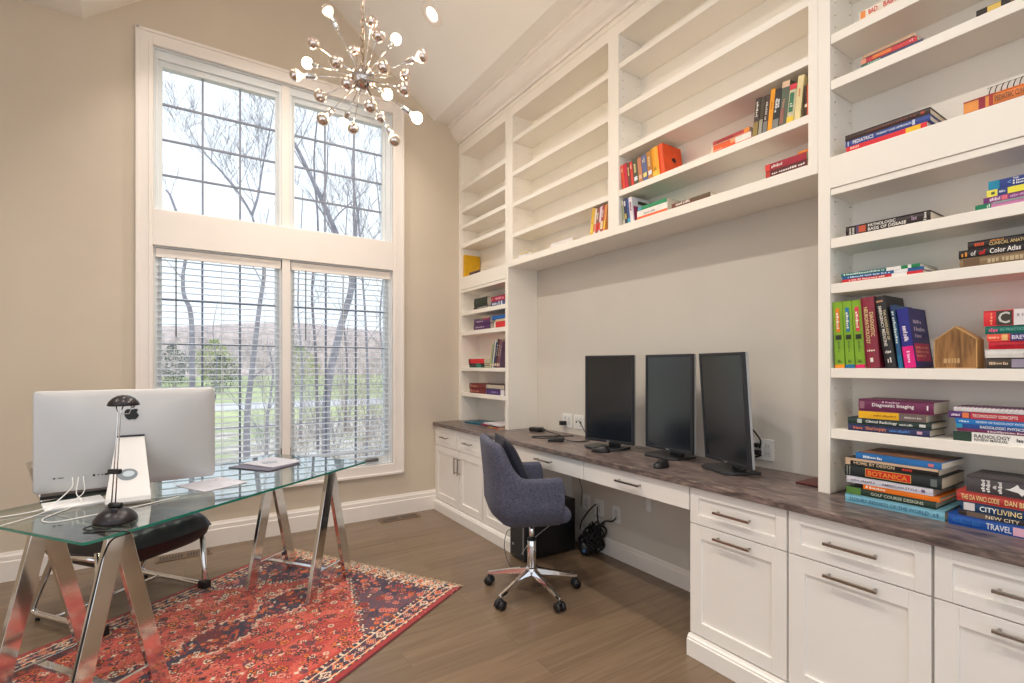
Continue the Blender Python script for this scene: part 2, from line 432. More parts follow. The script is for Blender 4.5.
# ------------------------------------------------------------------ room shell
XR, YB, XL, YF = 2.44, 4.19, -2.7, -2.8        # right wall, back wall, left wall, rear wall
ZC, XV0, XV1, XPK, ZPK = 3.53, -0.541, 1.90, 0.68, 4.506
struct(MB().use(M['floor']).box(XL, XR + .1, YF, YB + .1, -0.1, 0).build('floor'))
w = MB().use(M['wall'])
for (a, b, c, d) in ((XL - .1, -0.18, 0, ZC), (1.508, XR + .1, 0, ZC), (-0.18, 1.508, 0, 0.454), (-0.18, 1.508, 2.122, 2.367), (-0.18, 1.508, 3.484, ZC)):
    w.box(a, b, YB, YB + .15, c, d)
w.prism([(XV0, ZC), (XV1, ZC), (XPK, ZPK)], 'y', YB, YB + .15)
struct(w.build('wall_back'))
struct(MB().use(M['niche']).box(XR, XR + .1, YF, YB, 0, ZC + .1).build('wall_right'))
w = MB().use(M['wall'])                         # left wall, out of view, with an opening added to throw daylight on the bookcases
for (a, b, c, d) in ((YF, -2.4, 0, ZC + .1), (1.3, YB, 0, ZC + .1), (-2.4, 1.3, 0, .3), (-2.4, 1.3, 3.1, ZC + .1)): w.box(XL - .1, XL, a, b, c, d)
struct(w.build('wall_left'))
w = MB().use(M['wall'])                         # rear wall, behind the camera, with a wide unglazed opening added for fill light
for (a, b, c, d) in ((XL, -2.5, 0, ZC), (2.3, XR, 0, ZC), (-2.5, 2.3, 0, 0.12), (-2.5, 2.3, 3.3, ZC)):
    w.box(a, b, YF - .12, YF, c, d)
w.prism([(XV0, ZC), (XV1, ZC), (XPK, ZPK)], 'y', YF - .12, YF)
struct(w.build('wall_rear'))
c = MB().use(M['ceil'])
c.box(XL - .1, XV0, YF - .1, YB + .15, ZC, ZC + .1)
c.box(XV1, XR + .1, YF - .1, YB + .15, ZC, ZC + .1)
c.prism([(XV0, ZC), (XPK, ZPK), (XPK, ZPK + .12), (XV0, ZC + .12)], 'y', YF - .12, YB + .15)
c.prism([(XPK, ZPK), (XV1, ZC), (XV1, ZC + .12), (XPK, ZPK + .12)], 'y', YF - .12, YB + .15)
struct(c.build('ceiling'))
# baseboards
def board(name, segs, fn):
    mb = MB().use(M['trim']); fn(mb); return struct(mb.build(name, bevel=.003))
bp = [(0, 0), (.018, 0), (.018, .118), (.013, .122), (.013, .150), (.008, .158), (.004, .174), (0, .174)]
struct(MB().use(M['trim']).prism([(YB - d, z) for d, z in bp], 'x', XL, 1.93).build('baseboard_back'))
bq = [(0, 0), (.016, 0), (.016, .085), (.010, .092), (.010, .105), (.003, .112), (0, .112)]
struct(MB().use(M['trim']).prism([(XR - d, z) for d, z in bq], 'y', 1.445, 2.89).build('baseboard_right'))
struct(MB().use(M['trim']).prism([(XL + d, z) for d, z in bp], 'y', YF, YB - .02).build('baseboard_left'))

# window casing: one frame of trim around both rows, a band between them and a post in the middle
t = MB().use(M['trim'])
X0, X1, Z0, Z1 = -0.271, 1.601, 0.365, 3.574
def case(mb, x0, x1, z0, z1, d=.024): mb.box(x0, x1, YB - d, YB + .02, z0, z1)
case(t, X0, -0.181, Z0, Z1); case(t, 1.508, X1, Z0, Z1); case(t, -0.181, 1.508, Z0, 0.454); case(t, -0.181, 1.508, 3.484, Z1); case(t, -0.181, 1.508, 2.122, 2.367)
for (a, b, cc, d) in ((X0 - .004, X0 + .016, Z0 - .004, Z1 + .004), (X1 - .016, X1 + .004, Z0 - .004, Z1 + .004), (X0, X1, Z1 - .016, Z1 + .004), (X0, X1, Z0 - .004, Z0 + .016)):
    t.box(a, b, YB - .034, YB - .02, cc, d)      # raised outer bead
for x in (-0.205, 1.524): t.box(x, x + .008, YB - .028, YB - .02, 0.43, 3.50)
t.box(0.627, 0.686, YB - .012, YB + .10, 0.454, 2.122)     # post between the lower sashes
t.box(0.627, 0.686, YB + .015, YB + .10, 2.367, 3.484)     # post between the upper sashes
struct(t.build('trim_1', bevel=.003))
r_ = MB().use(M['sash'])                        # jamb liners inside the wall thickness
for (z0, z1) in ((0.454, 2.122), (2.367, 3.484)):
    r_.box(-0.181, -0.171, YB + .004, YB + .15, z0, z1); r_.box(1.498, 1.508, YB + .004, YB + .15, z0, z1)
    r_.box(-0.171, 1.498, YB + .004, YB + .15, z0, z0 + .01); r_.box(-0.171, 1.498, YB + .004, YB + .15, z1 - .01, z1)
struct(r_.build('trim_2'))

def window(name, xa, xb, za, zb, ga, gb, gc, gd, rows):
    """sash outer xa..xb, za..zb; glass ga..gb, gc..gd; three columns"""
    f = MB().use(M['sash']); y0, y1 = YB + .040, YB + .100
    f.box(xa, ga, y0, y1, za, zb); f.box(gb, xb, y0, y1, za, zb); f.box(ga, gb, y0, y1, za, gc); f.box(ga, gb, y0, y1, gd, zb)
    f.box(xa, ga - .022, y0 - .02, y0, za, gd + .04); f.box(gb + .022, xb, y0 - .02, y0, za, gd + .04); f.box(xa, xb, y0 - .02, y0, gd + .04, zb)
    o = struct(f.build(name, bevel=.003))
    g = MB().use(M['muntin'])
    for k in (1, 2):
        x = ga + (gb - ga) * k / 3; g.box(x - .0065, x + .0065, YB + .063, YB + .079, gc, gd)
    for k in range(1, rows):
        z = gc + (gd - gc) * k / rows; g.box(ga, gb, YB + .0622, YB + .0782, z - .0065, z + .0065)
    g.build('grille', o)
    p = MB().use(M['glass']); p.box(ga, gb, YB + .069, YB + .073, gc, gd); p.build('pane', o)
    return o
window('window_1', -0.171, 0.627, 2.377, 3.474, -0.130, 0.588, 2.388, 3.376, 4)
window('window_2', 0.686, 1.498, 2.377, 3.474, 0.725, 1.434, 2.388, 3.376, 4)
window('window_3', -0.171, 0.627, 0.464, 2.112, -0.133, 0.588, 0.52, 2.075, 5)
window('window_4', 0.686, 1.498, 0.464, 2.112, 0.725, 1.455, 0.52, 2.075, 5)

# white slat blinds hung inside the two lower openings
def blind(x0, x1, wand_x, label):
    t = thing('window_blind', label, 'window blind', ((x0 + x1) / 2, YB + .03, 0.56), group='slat blinds on the lower windows')
    yc = YB + .034
    MB().use(M['trim']).box(x0, x1, YB + .003, YB + .016, 2.045, 2.108).build('valance', t, bevel=.003)
    MB().use(M['sash']).box(x0 + .005, x1 - .005, YB + .018, YB + .052, 2.075, 2.108).build('headrail', t)
    s = MB().use(M['blind']); z = 2.035; n = 0
    while z > 0.605:
        a = R(2)
        pr = [(-.024, -.001), (-.012, .0018), (0, .0028), (.012, .0018), (.024, -.001)]
        top = [(yc + p * math.cos(a), z + q + p * math.sin(a)) for p, q in pr]; bot = [(p, q - .0022) for p, q in reversed(top)]
        s.prism(top + bot, 'x', x0 + .006, x1 - .006); z -= .0445
    s.build('slat', t)
    MB().use(M['blind']).rbox(x0 + .005, x1 - .005, yc - .026, yc + .026, 0.560, 0.585, .006, 2).build('bottom_rail', t)
    c = MB().use(M['white_plastic'])
    for k in (.14, .5, .86):
        x = x0 + (x1 - x0) * k
        for dy in (-.0255, .0255): c.tube([(x, yc + dy, 2.08), (x, yc + dy, 0.57)], .0011, 4)
        c.tube([(x + .01, yc, 2.08), (x + .01, yc, 0.57)], .001, 4)
    c.build('ladder_cord', t)
    MB().use(M['darkgrey'], True).tube([(wand_x, YB - .002, 2.05), (wand_x, YB - .004, 1.50)], .0035, 6).build('tilt_wand', t)
    k = MB().use(M['black'])
    xx = x1 + .001 if x1 < 0.65 else x0 - .005
    k.box(xx, xx + .004, YB + .006, YB + .03, 0.56, 0.66); k.box(xx, xx + .004, YB + .002, YB + .018, 2.05, 2.115)
    k.build('bracket', t)
blind(-0.168, 0.621, -0.05, 'white slat blind, lowered and open, on the lower left window behind the computer')
blind(0.693, 1.495, 0.80, 'white slat blind, lowered and open, on the lower right window beside the bookcase')

# crown moulding along the top of the bookcases
cr = [(2.15, 3.372), (2.136, 3.372), (2.136, 3.392), (2.128, 3.398), (2.118, 3.402), (2.100, 3.416), (2.086, 3.436), (2.076, 3.462), (2.062, 3.478), (2.058, 3.498), (2.040, 3.504), (2.040, 3.53), (2.15, 3.53)]
struct(MB().use(M['trim']).prism(cr, 'y', YF, YB).build('trim_3'))

# recessed downlights in the vault and ceiling
def downlight(x, y, label):
    if XV0 < x < XV1:
        z = ZC + 0.8 * ((XV1 - x) if x > XPK else (x - XV0)); nrm = Vector((-.625 if x > XPK else .625, 0, -.78))
    else: z = ZC; nrm = Vector((0, 0, -1))
    nrm.normalize(); q = nrm.to_track_quat('Z', 'Y').to_matrix()
    t = thing('recessed_light', label, 'ceiling light', Vector((x, y, z)) , q, 'recessed ceiling lights')
    T = MW[t.name]
    r = MB().use(M['trim'], True); prof = [(.050, -.004), (.050, .002), (.056, .006), (.086, .006), (.094, .002), (.094, -.004)]
    n = 32; o = 0
    for (q_, z_) in prof:
        for j in range(n): r.v.append(T @ Vector((q_ * math.cos(2 * PI * j / n), q_ * math.sin(2 * PI * j / n), z_)))
    for i in range(len(prof) - 1):
        for j in range(n): r.face((i * n + j, i * n + (j + 1) % n, (i + 1) * n + (j + 1) % n, (i + 1) * n + j))
    r.build('trim_ring', t)
    d = MB().use(M['downlight']); d.add([T @ Vector((.051 * math.cos(2 * PI * j / 24), .051 * math.sin(2 * PI * j / 24), .001)) for j in range(24)], [tuple(range(24))]); d.build('lens', t)
    ld = bpy.data.lights.new('downlight', 'AREA'); ld.shape = 'DISK'; ld.size = .12; ld.energy = DOWNLIGHT_W; ld.color = DOWNLIGHT_COL; ld.spread = R(125)
    lo = bpy.data.objects.new('downlight', ld); COL.objects.link(lo); lo.location = Vector((x, y, z)) + nrm * .012
    lo.rotation_euler = (nrm * 0.8 + Vector((0, 0, -.6))).to_track_quat('-Z', 'Y').to_euler()
for i, (x, y) in enumerate(DOWNLIGHTS):
    if i == 0: downlight(x, y, 'round lit recessed light on the ceiling slope right of the chandelier')
    else: downlight(x, y, 'added unseen ceiling light giving fill light to the room')

# floor registers by the back wall
def register(x0, x1, label):
    t = MB().use(M['register']); y0, y1 = 4.02, 4.13
    t.box(x0, x1, y0, y1, 0.0005, .005)
    t.use(M['black'])
    w_ = (x1 - x0 - .05) / 2
    for g in (0, 1):
        xs = x0 + .015 + g * (w_ + .02)
        for k in range(8):
            x = xs + w_ * (k + .3) / 8; t.box(x, x + w_ / 8 * .58, y0 + .018, y1 - .018, .0051, .0056)
    return tag(recenter(t.build('floor_register')), label, 'floor vent', 'floor registers along the back wall')
register(1.36, 1.70, 'brown floor register near the corner by the white cabinets')
register(-0.16, 0.16, 'brown floor register behind the black leather chair')
# ------------------------------------------------------------------ base cabinets, desk drawers, countertop
XF = 1.910      # face of the doors and drawers
def shaker(mb, y0, y1, z0, z1, st=.055, th=.02):
    """door or drawer front with a flat recessed panel, facing -x"""
    x0, x1 = XF, XF + th
    mb.box(x0, x1, y0, y0 + st, z0, z1); mb.box(x0, x1, y1 - st, y1, z0, z1)
    mb.box(x0, x1, y0 + st, y1 - st, z0, z0 + st); mb.box(x0, x1, y0 + st, y1 - st, z1 - st, z1)
    mb.box(x0 + .009, x1, y0 + st - .001, y1 - st + .001, z0 + st - .001, z1 - st + .001)
def handle(parent, yc, zc, L, vertical=False):
    h = MB().use(M['pull']); x = XF - .028
    if vertical:
        h.box(x - .005, x + .005, yc - .005, yc + .005, zc - L / 2, zc + L / 2)
        for s in (-1, 1): h.box(x + .005, XF, yc - .004, yc + .004, zc + s * (L / 2 - .012) - .004, zc + s * (L / 2 - .012) + .004)
    else:
        h.box(x - .005, x + .005, yc - L / 2, yc + L / 2, zc - .005, zc + .005)
        for s in (-1, 1): h.box(x + .005, XF, yc + s * (L / 2 - .012) - .004, yc + s * (L / 2 - .012) + .004, zc - .004, zc + .004)
    return h.build('handle', parent, bevel=.0015)
def base_cabinet(y0, y1, label, drawers, doors, zd=.592):
    """drawers / doors: lists of (y0, y1, handle spec)"""
    t = thing('base_cabinet', label, 'cabinet', ((XF + XR) / 2, (y0 + y1) / 2, 0), group='white base cabinets under the countertop')
    b = MB().use(M['cab']); xb = XF + .0215
    b.box(xb, XR - .001, y0 + .001, y1 - .001, .03, .756)
    b.build('body', t)
    p = MB().use(M['cab']); e0 = y0 + .001; e1 = y1 - .001
    p.prism([(1.888, 0.001), (1.888, .074), (1.893, .077), (1.893, .084), (1.900, .090), (1.902, .095), (xb, .095), (xb, 0.001)], 'y', e0, e1)
    p.build('plinth', t)
    for (a, c, hd) in drawers:
        f = MB().use(M['cab']); shaker(f, a + .0015, c - .0015, zd + .002, .752, .042); o = f.build('drawer', t, bevel=.0015)
        handle(o, (a + c) / 2, (zd + .752) / 2, hd)
    for (a, c, hd) in doors:
        f = MB().use(M['cab']); shaker(f, a + .0015, c - .0015, .102, zd - .002, .058); o = f.build('door', t, bevel=.0015)
        kind, L = hd
        if kind == 'h': handle(o, (a + c) / 2, zd - .032, L)
        else: handle(o, a + .03 if kind == 'vr' else c - .03, zd - .125, L, True)
    return t
base_cabinet(3.322, 4.189, 'white double-door base cabinet with two drawers in the corner by the window wall',
             [(3.758, 4.187, .13), (3.324, 3.755, .13)], [(3.722, 4.187, ('vr', .14)), (3.324, 3.718, ('vl', .14))], .585)
base_cabinet(2.890, 3.320, 'narrow white base cabinet behind the blue office chair', [(2.892, 3.318, .13)], [(2.892, 3.318, ('vr', .14))], .585)
base_cabinet(1.007, 1.445, 'white base cabinet next to the open knee space, one drawer over one panel door', [(1.009, 1.443, .165)], [(1.009, 1.443, ('h', .165))])
base_cabinet(0.568, 1.006, 'white base cabinet below the tall book stacks, middle of the near three', [(0.570, 1.004, .165)], [(0.570, 1.004, ('h', .165))])
base_cabinet(0.125, 0.567, 'white base cabinet at the right edge, cut off by the frame', [(0.127, 0.565, .165)], [(0.127, 0.565, ('h', .165))])

def desk_drawer(y0, y1, label):
    t = thing('desk_drawer_unit', label, 'drawer', ((XF + 2.3) / 2, (y0 + y1) / 2, .645), group='flat white drawers under the desk')
    f = MB().use(M['cab']); f.box(XF, XF + .02, y0 + .002, y1 - .002, .646, .752); o = f.build('drawer_front', t, bevel=.002)
    handle(o, (y0 + y1) / 2, .70, .165)
    b = MB().use(M['cab']); b.box(XF + .0205, 2.34, y0 + .02, y1 - .02, .665, .745); b.build('drawer_box', t)
desk_drawer(2.166, 2.888, 'flat white desk drawer above the office chair arm, left one over the knee space')
desk_drawer(1.447, 2.164, 'flat white desk drawer next to the near cabinets, right one over the knee space')
g = MB().use(M['granite']); g.box(1.885, XR - .001, 0.0, 4.189, .757, .787)
tag(recenter(g.build('countertop', bevel=.004)), 'long brown streaked stone countertop running under the bookcases', 'countertop')
k = MB().use(M['white_plastic']); k.box(XR - .012, XR - .001, 2.12, 2.16, .385, .64); k.box(XR - .20, XR - .001, 2.13, 2.15, .632, .644)
tag(recenter(k.build('support_bracket', bevel=.002)), 'white metal bracket on the wall below the desk drawers', 'bracket')

# ------------------------------------------------------------------ bookcases
XBF, XBB = 2.150, 2.345      # front edge, back panel
def bookcase(label, y0, y1, z0, uprights, bays, top_rail=True, apron=None, bottom=None, shelves=()):
    """uprights: [(ya, yb)]; bays: [(ya, yb, [(zbot, ztop)..])]"""
    t = thing('bookcase', label, 'bookcase', ((XBF + XBB) / 2, (y0 + y1) / 2, z0))
    for (a, b) in uprights: MB().use(M['case']).box(XBF, XBB + .002, a, b, z0 + .0005, 3.372).build('side_panel', t, bevel=.002)
    r = MB().use(M['case']); r.box(XBF + .001, XBF + .022, y0, y1, 3.265, 3.372); r.box(XBF + .02, XBB, y0, y1, 3.265, 3.285)
    r.box(XBF - .004, XBF + .002, y0 + .001, y1 - .001, 3.336, 3.344)
    r.build('top_rail', t, bevel=.001)
    b = MB().use(M['case']); b.box(XBB, XR - .001, y0, y1, (z0 if bottom is None else bottom[0]) + .0005, 3.372); b.build('back_panel', t)
    for (a, c, zs) in bays:
        for (p, q) in zs:
            s = MB().use(M['case']); s.box(XBF + .004, XBB - .001, a + .001, c - .001, p, q); s.build('shelf', t, bevel=.0015)
        pn = MB().use(M['pinhole'])
        for yy in (a + .0035, c - .0035):
            for xx in (XBF + .035, XBB - .03):
                z = (bottom[1] if bottom else z0) + .12
                while z < 3.2: pn.box(xx - .0016, xx + .0016, yy - .0028, yy + .0028, z, z + .003); z += .05
        pn.build('shelf_pin_holes', t)
    if apron:
        (p, q) = apron
        a_ = MB().use(M['case']); ya, yb = bays[0][0], bays[0][1]
        a_.box(XBF - .001, XBF + .02, ya, yb, p + .027, q); a_.box(XBF + .02, XBB - .001, ya + .001, yb - .001, q - .03, q)
        a_.box(XBF + .003, XBB - .001, ya + .001, yb - .001, p, p + .0255); a_.build('apron', t, bevel=.0015)
    if bottom:
        bb = MB().use(M['case']); bb.box(XBF - .001, XR - .002, y0, y1, bottom[0], bottom[1]); bb.build('bottom_board', t, bevel=.002)
    return t
bookcase('tall narrow white bookcase in the corner beside the window', 3.331, 4.188, .787, [(3.331, 3.375), (4.140, 4.188)],
         [(3.375, 4.140, [(2.929, 2.966), (2.717, 2.751), (2.567, 2.599), (2.389, 2.424), (1.762, 1.798), (1.578, 1.615), (1.251, 1.282), (1.018, 1.055)])], apron=(1.974, 2.116))
bookcase('wide white wall bookcase with two bays hung above the desk', 1.011, 3.330, 2.081, [(3.268, 3.330), (2.124, 2.212), (1.011, 1.049)],
         [(2.212, 3.268, [(3.050, 3.083), (2.787, 2.820), (2.545, 2.576), (2.304, 2.336)]), (1.049, 2.124, [(3.060, 3.093), (2.787, 2.824), (2.544, 2.578), (2.303, 2.338)])], bottom=(2.081, 2.129))
bookcase('tall white bookcase at the right holding most of the books', 0.03, 1.0105, .787, [(0.965, 1.0105), (0.03, 0.075)],
         [(0.075, 0.965, [(3.03, 3.067), (2.815, 2.852), (2.581, 2.619), (2.398, 2.435), (1.767, 1.805), (1.587, 1.625), (1.252, 1.290), (1.011, 1.049)])], apron=(1.978, 2.129))

# ------------------------------------------------------------------ books
def book_mesh(t, L, th, D, col, bands, texts, kind='hard', pages=None, rough=0.45):
    """local frame: x along the spine in reading direction, z thickness, y away from the spine"""
    ov = .003 if kind == 'hard' else 0.0; bd = .0024 if kind == 'hard' else .0012; bd = min(bd, th * .2)
    cm = flat(col, rough)
    c = MB().use(cm)
    c.box(-L / 2, L / 2, .001, D, 0, bd); c.box(-L / 2, L / 2, .001, D, th - bd, th)
    # gently rounded spine
    bul = min(.004, th * .12) if kind == 'hard' else .0006; n = 5; prof = []
    for i in range(n + 1):
        q = i / n; prof.append((.001 - bul * (1 - (2 * q - 1) ** 2), th * q))
    prof = [(y + bul, z) for y, z in prof]; inner = [(y + bd, z) for y, z in reversed(prof)]
    c.prism(prof + inner, 'x', -L / 2, L / 2)
    yo = -.0006
    for bi, bnd in enumerate(bands):
        yo = -.0006 - .00025 * bi
        a, b, rgb = bnd[:3]; z0, z1 = (bnd[3], bnd[4]) if len(bnd) > 3 else (0, 1)
        c.use(flat(rgb, rough)); x0, x1 = -L / 2 + a * L, -L / 2 + b * L
        c.add([(x0, yo, z0 * th), (x1, yo, z0 * th), (x1, yo, z1 * th), (x0, yo, z1 * th)], [(0, 1, 2, 3)])
        if a == 0: c.add([(x0, yo, z0 * th), (x0, yo, z1 * th), (x0, bul + .004, z1 * th), (x0, bul + .004, z0 * th)], [(0, 1, 2, 3)])
    yo = -.0006 - .00025 * len(bands)
    for tx in texts:
        s, a, b, z0, z1, rgb = tx[:6]; rot = len(tx) > 6
        x0, x1 = -L / 2 + a * L, -L / 2 + b * L
        if rot:     # lettering that runs across the thickness
            vs, fs, w_, h_ = text_geo(s, .012); c.use(flat(rgb, .5), False)
            c.add([(x0 + v.y / h_ * (x1 - x0), yo - .0004, (z0 + (1 - v.x / w_) * (z1 - z0)) * th) if tx[6] == 'down' else (x1 - v.y / h_ * (x1 - x0), yo - .0004, (z0 + v.x / w_ * (z1 - z0)) * th) for v in vs], fs)
        else: put_text(c, s, Matrix.Translation((0, yo - .0004, 0)), x0, x1, z0 * th, z1 * th, flat(rgb, .5), .014)
    c.build('cover', t, local=True)
    p = MB().use(flat(pages, .8) if pages else M['pages']); p.box(-L / 2 + ov, L / 2 - ov, bul + bd + .0005, D - ov - .001, bd, th - bd); p.build('pages', t, local=True)
RF = Matrix(((0, 1, 0), (-1, 0, 0), (0, 0, 1)))              # lying flat: spine runs along -y, pages towards +x
RU = Matrix(((0, 1, 0), (0, 0, -1), (-1, 0, 0)))             # standing: spine reads downwards
def flat_book(label, group, y0, y1, z, th, x, D, col, texts=(), bands=(), kind='hard', pages=None, yaw=0, cat='book', name='book'):
    t = thing(name, label, cat, (x, (y0 + y1) / 2, z), (Matrix.Rotation(R(yaw), 3, 'Z') @ RF), group)
    book_mesh(t, abs(y0 - y1), th - .0004, D, col, bands, texts, kind, pages); return t
def stack(z, x, D, group, items):
    """items from the bottom up: (label, y0, y1, th, colour, texts, bands, options)"""
    for it in items:
        lab, y0, y1, th, col, tx, bn = it[:7]; o = dict(it[7]) if len(it) > 7 else {}
        dx = o.pop('dx', 0); dd = o.pop('D', D)
        flat_book(lab, group, y0, y1, z + .0003, th, x + dx, dd, col, tx, bn, **o); z += th
    return z
def stand(label, group, yl, yr, z, h, x, D, col, lean=0, texts=(), bands=(), kind='hard', pages=None):
    """upright book between yl and yr at its foot; lean > 0 tips the top towards +y"""
    th = abs(yl - yr) * math.cos(R(lean))
    rot = Matrix.Rotation(R(-lean), 3, 'X') @ RU
    # foot corner that touches the shelf: the one the book leans towards is its far one; put the lower edge on the shelf
    ez = rot @ Vector((0, 0, 1)); ex = rot @ Vector((1, 0, 0))        # thickness runs to -y, spine runs down
    piv = Vector((x, yl, z)) if lean <= 0 else Vector((x, yr, z))
    # local foot corners: (h/2, 0, 0) at yl and (h/2, 0, th) at yr
    loc = piv - ex * (h / 2) - (ez * th if lean > 0 else Vector((0, 0, 0)))
    # lowest corner is set on the shelf
    low = min((loc + ex * (h / 2)).z, (loc + ex * (h / 2) + ez * th).z); loc.z += z + .0004 - low
    t = thing('book', label, 'book', loc, rot, group)
    book_mesh(t, h, th - .0005, D, col, bands, texts, kind, pages); return t
WHT, CRM, BLK, GLD = (235, 232, 226), (232, 220, 190), (26, 24, 26), (206, 170, 96)

# --- tall right bookcase: two big stacks on the counter
z = .787
stack(z, 2.088, .215, 'stack of design books on the counter', [
    ('light blue resorts book at the bottom of the left counter stack', .885, .589, .033, (126, 186, 206), [('LUXURY RESORTS OF THE WORLD', .06, .86, .28, .68, (70, 120, 150)), ('~2', .90, .95, .3, .66, (70, 120, 150))], []),
    ('dark green golf book second from the bottom of the left counter stack', .88, .613, .026, (42, 62, 52), [('GOLF COURSE DESIGNS', .30, .88, .30, .72, (196, 200, 180))], [(0, .18, (88, 130, 60))], {'D': .205}),
    ('bright orange book under the white one in the left counter stack', .825, .602, .017, (236, 122, 26), [('~9', .04, .32, .3, .8, (246, 232, 214))], [], {'D': .20}),
    ('white American style book below the dark one with the red title', .88, .62, .024, (214, 212, 222), [('~12', .06, .36, .3, .66, (150, 144, 156)), ('AMERICAN STYLE', .44, .84, .3, .66, (120, 116, 130))], [(.88, .92, (120, 90, 130), .3, .7)], {'D': .19}),
    ('thick dark green plant encyclopedia with a red framed title on its spine', .887, .597, .042, (34, 42, 44), [('BOTANICA', .27, .68, .30, .70, (232, 150, 50))], [(.24, .715, (214, 190, 90), .16, .86), (.245, .71, (206, 36, 34), .2, .82), (.90, .96, (96, 106, 104), .2, .8), (.03, .04, (150, 150, 140), .1, .9), (.06, .07, (150, 150, 140), .1, .9)], {'D': .225}),
    ('tan and black home design book above the thick dark one', .883, .605, .026, (32, 28, 28), [('HOME BY DESIGN', .10, .56, .16, .6, (214, 192, 160)), ('~5', .64, .76, .2, .5, (190, 60, 50))], [(0, 1, (206, 176, 148), .66, 1), (0, .06, (206, 176, 148))], {'D': .205}),
    ('blue coastal style paperback on top of the left counter stack', .853, .597, .022, (40, 112, 178), [('~11', .10, .34, .2, .62, (226, 236, 240))], [(.86, .92, (214, 120, 120), .25, .7)], {'D': .20, 'dx': .004, 'kind': 'soft', 'yaw': -2}),
])
t = [o for o in bpy.data.objects if o.get('label', '').startswith('blue coastal style')][0]     # brown photograph on its cover
c = MB().use(mat('cover_photograph', srgb(120, 84, 62), .35, var=.6, scale=14)); c.box(-.124, .124, .012, .195, .0222, .0225); c.build('cover_photograph', t, local=True)
stack(.787, 2.076, .20, 'stack of travel books on the counter', [
    ('blue travel book at the bottom of the right counter stack', .577, .310, .036, (28, 84, 168), [("WORLD'S BEST", .04, .30, .25, .7, (52, 118, 196)), ('TRAVEL', .345, .56, .2, .72, (226, 230, 236))], [(.57, .66, (226, 176, 196), .1, .8)]),
    ('thin dark brown city book just above the blue travel book', .551, .300, .016, (52, 40, 38), [('NEW CITY', .26, .56, .2, .85, (226, 214, 190))], [(.08, .30, (104, 86, 76))], {'D': .19}),
    ('dark blue city living book below the red novel', .546, .290, .030, (22, 60, 96), [('CITY', .18, .335, .2, .74, (240, 240, 238)), ('LIVING', .34, .55, .2, .74, (240, 214, 150))], [(.03, .135, (214, 206, 206), .1, .9)], {'D': .19}),
    ('red hardback thriller with cream title in the right counter stack', .556, .315, .032, (186, 62, 56), [('THE DA VINCI CODE', .05, .42, .22, .72, (238, 214, 150)), ('DAN BROWN', .47, .80, .22, .72, (238, 214, 150))], [], {'D': .17}),
])
t = flat_book('thick dark grey book with a white bird on top of the right counter stack', 'stack of travel books on the counter', .534, .300, .787 + .1145, .050, 2.082, .165, (74, 70, 72),
    [('~7', .155, .195, .12, .88, (232, 230, 228), 'up'), ('~7', .205, .245, .12, .88, (232, 230, 228), 'up'), ('&', .27, .305, .36, .62, (232, 230, 228), 'up'), ('~7', .32, .36, .14, .86, (232, 230, 228), 'up')], [])
b_ = MB().use(flat((236, 234, 230), .5))       # white flying-bird silhouette on the spine
bird = [(.0, .5), (.18, .56), (.32, .74), (.45, .96), (.52, .70), (.66, .62), (.98, .80), (.78, .50), (.96, .40), (.70, .34), (.60, .12), (.46, .34), (.22, .40)]
x0 = -.0264
b_.add([(x0 + p * .062, -.0016, .004 + q * .040) for p, q in bird], [tuple(range(len(bird)))]); b_.build('bird_emblem', t, local=True)

# --- right bookcase, shelf above the counter
stack(1.049, 2.165, .155, 'medical imaging books on the lowest shelf', [
    ('navy sonography book at the bottom of the left lowest-shelf stack', .908, .652, .026, (48, 52, 92), [('~6', .08, .20, .3, .66, (226, 120, 90)), ('Clinical Sonography', .24, .50, .16, .78, (232, 140, 96)), ('~12', .54, .78, .3, .64, (70, 130, 200))], [(.86, .92, (200, 160, 180), .3, .7)]),
    ('dark green radiology book with white title, above the navy one', .909, .647, .025, (38, 58, 56), [('Clinical Radiology', .24, .62, .25, .75, (240, 240, 236)), ('~10', .65, .80, .3, .6, (200, 206, 200))], [(.13, .19, (186, 196, 190), .2, .85), (.87, .94, (206, 210, 206), .3, .7)], {'D': .15}),
    ('yellow and grey paperback under the purple imaging book', .871, .661, .027, (238, 182, 34), [('~12', .24, .58, .36, .62, (176, 126, 20)), ('~11', .70, .94, .36, .6, (200, 192, 186))], [(.62, 1, (110, 96, 94))], {'D': .145, 'kind': 'soft'}),
    ('thick purple diagnostic imaging book on top of the left lowest-shelf stack', .871, .641, .046, (112, 44, 84), [('Diagnostic Imaging', .20, .76, .34, .70, (244, 238, 240)), ('~9', .34, .58, .74, .88, (206, 176, 196)), ('~1', .92, .945, .34, .7, (240, 230, 236))], [(.02, .09, (146, 100, 116), .2, .8)], {'D': .16}),
])
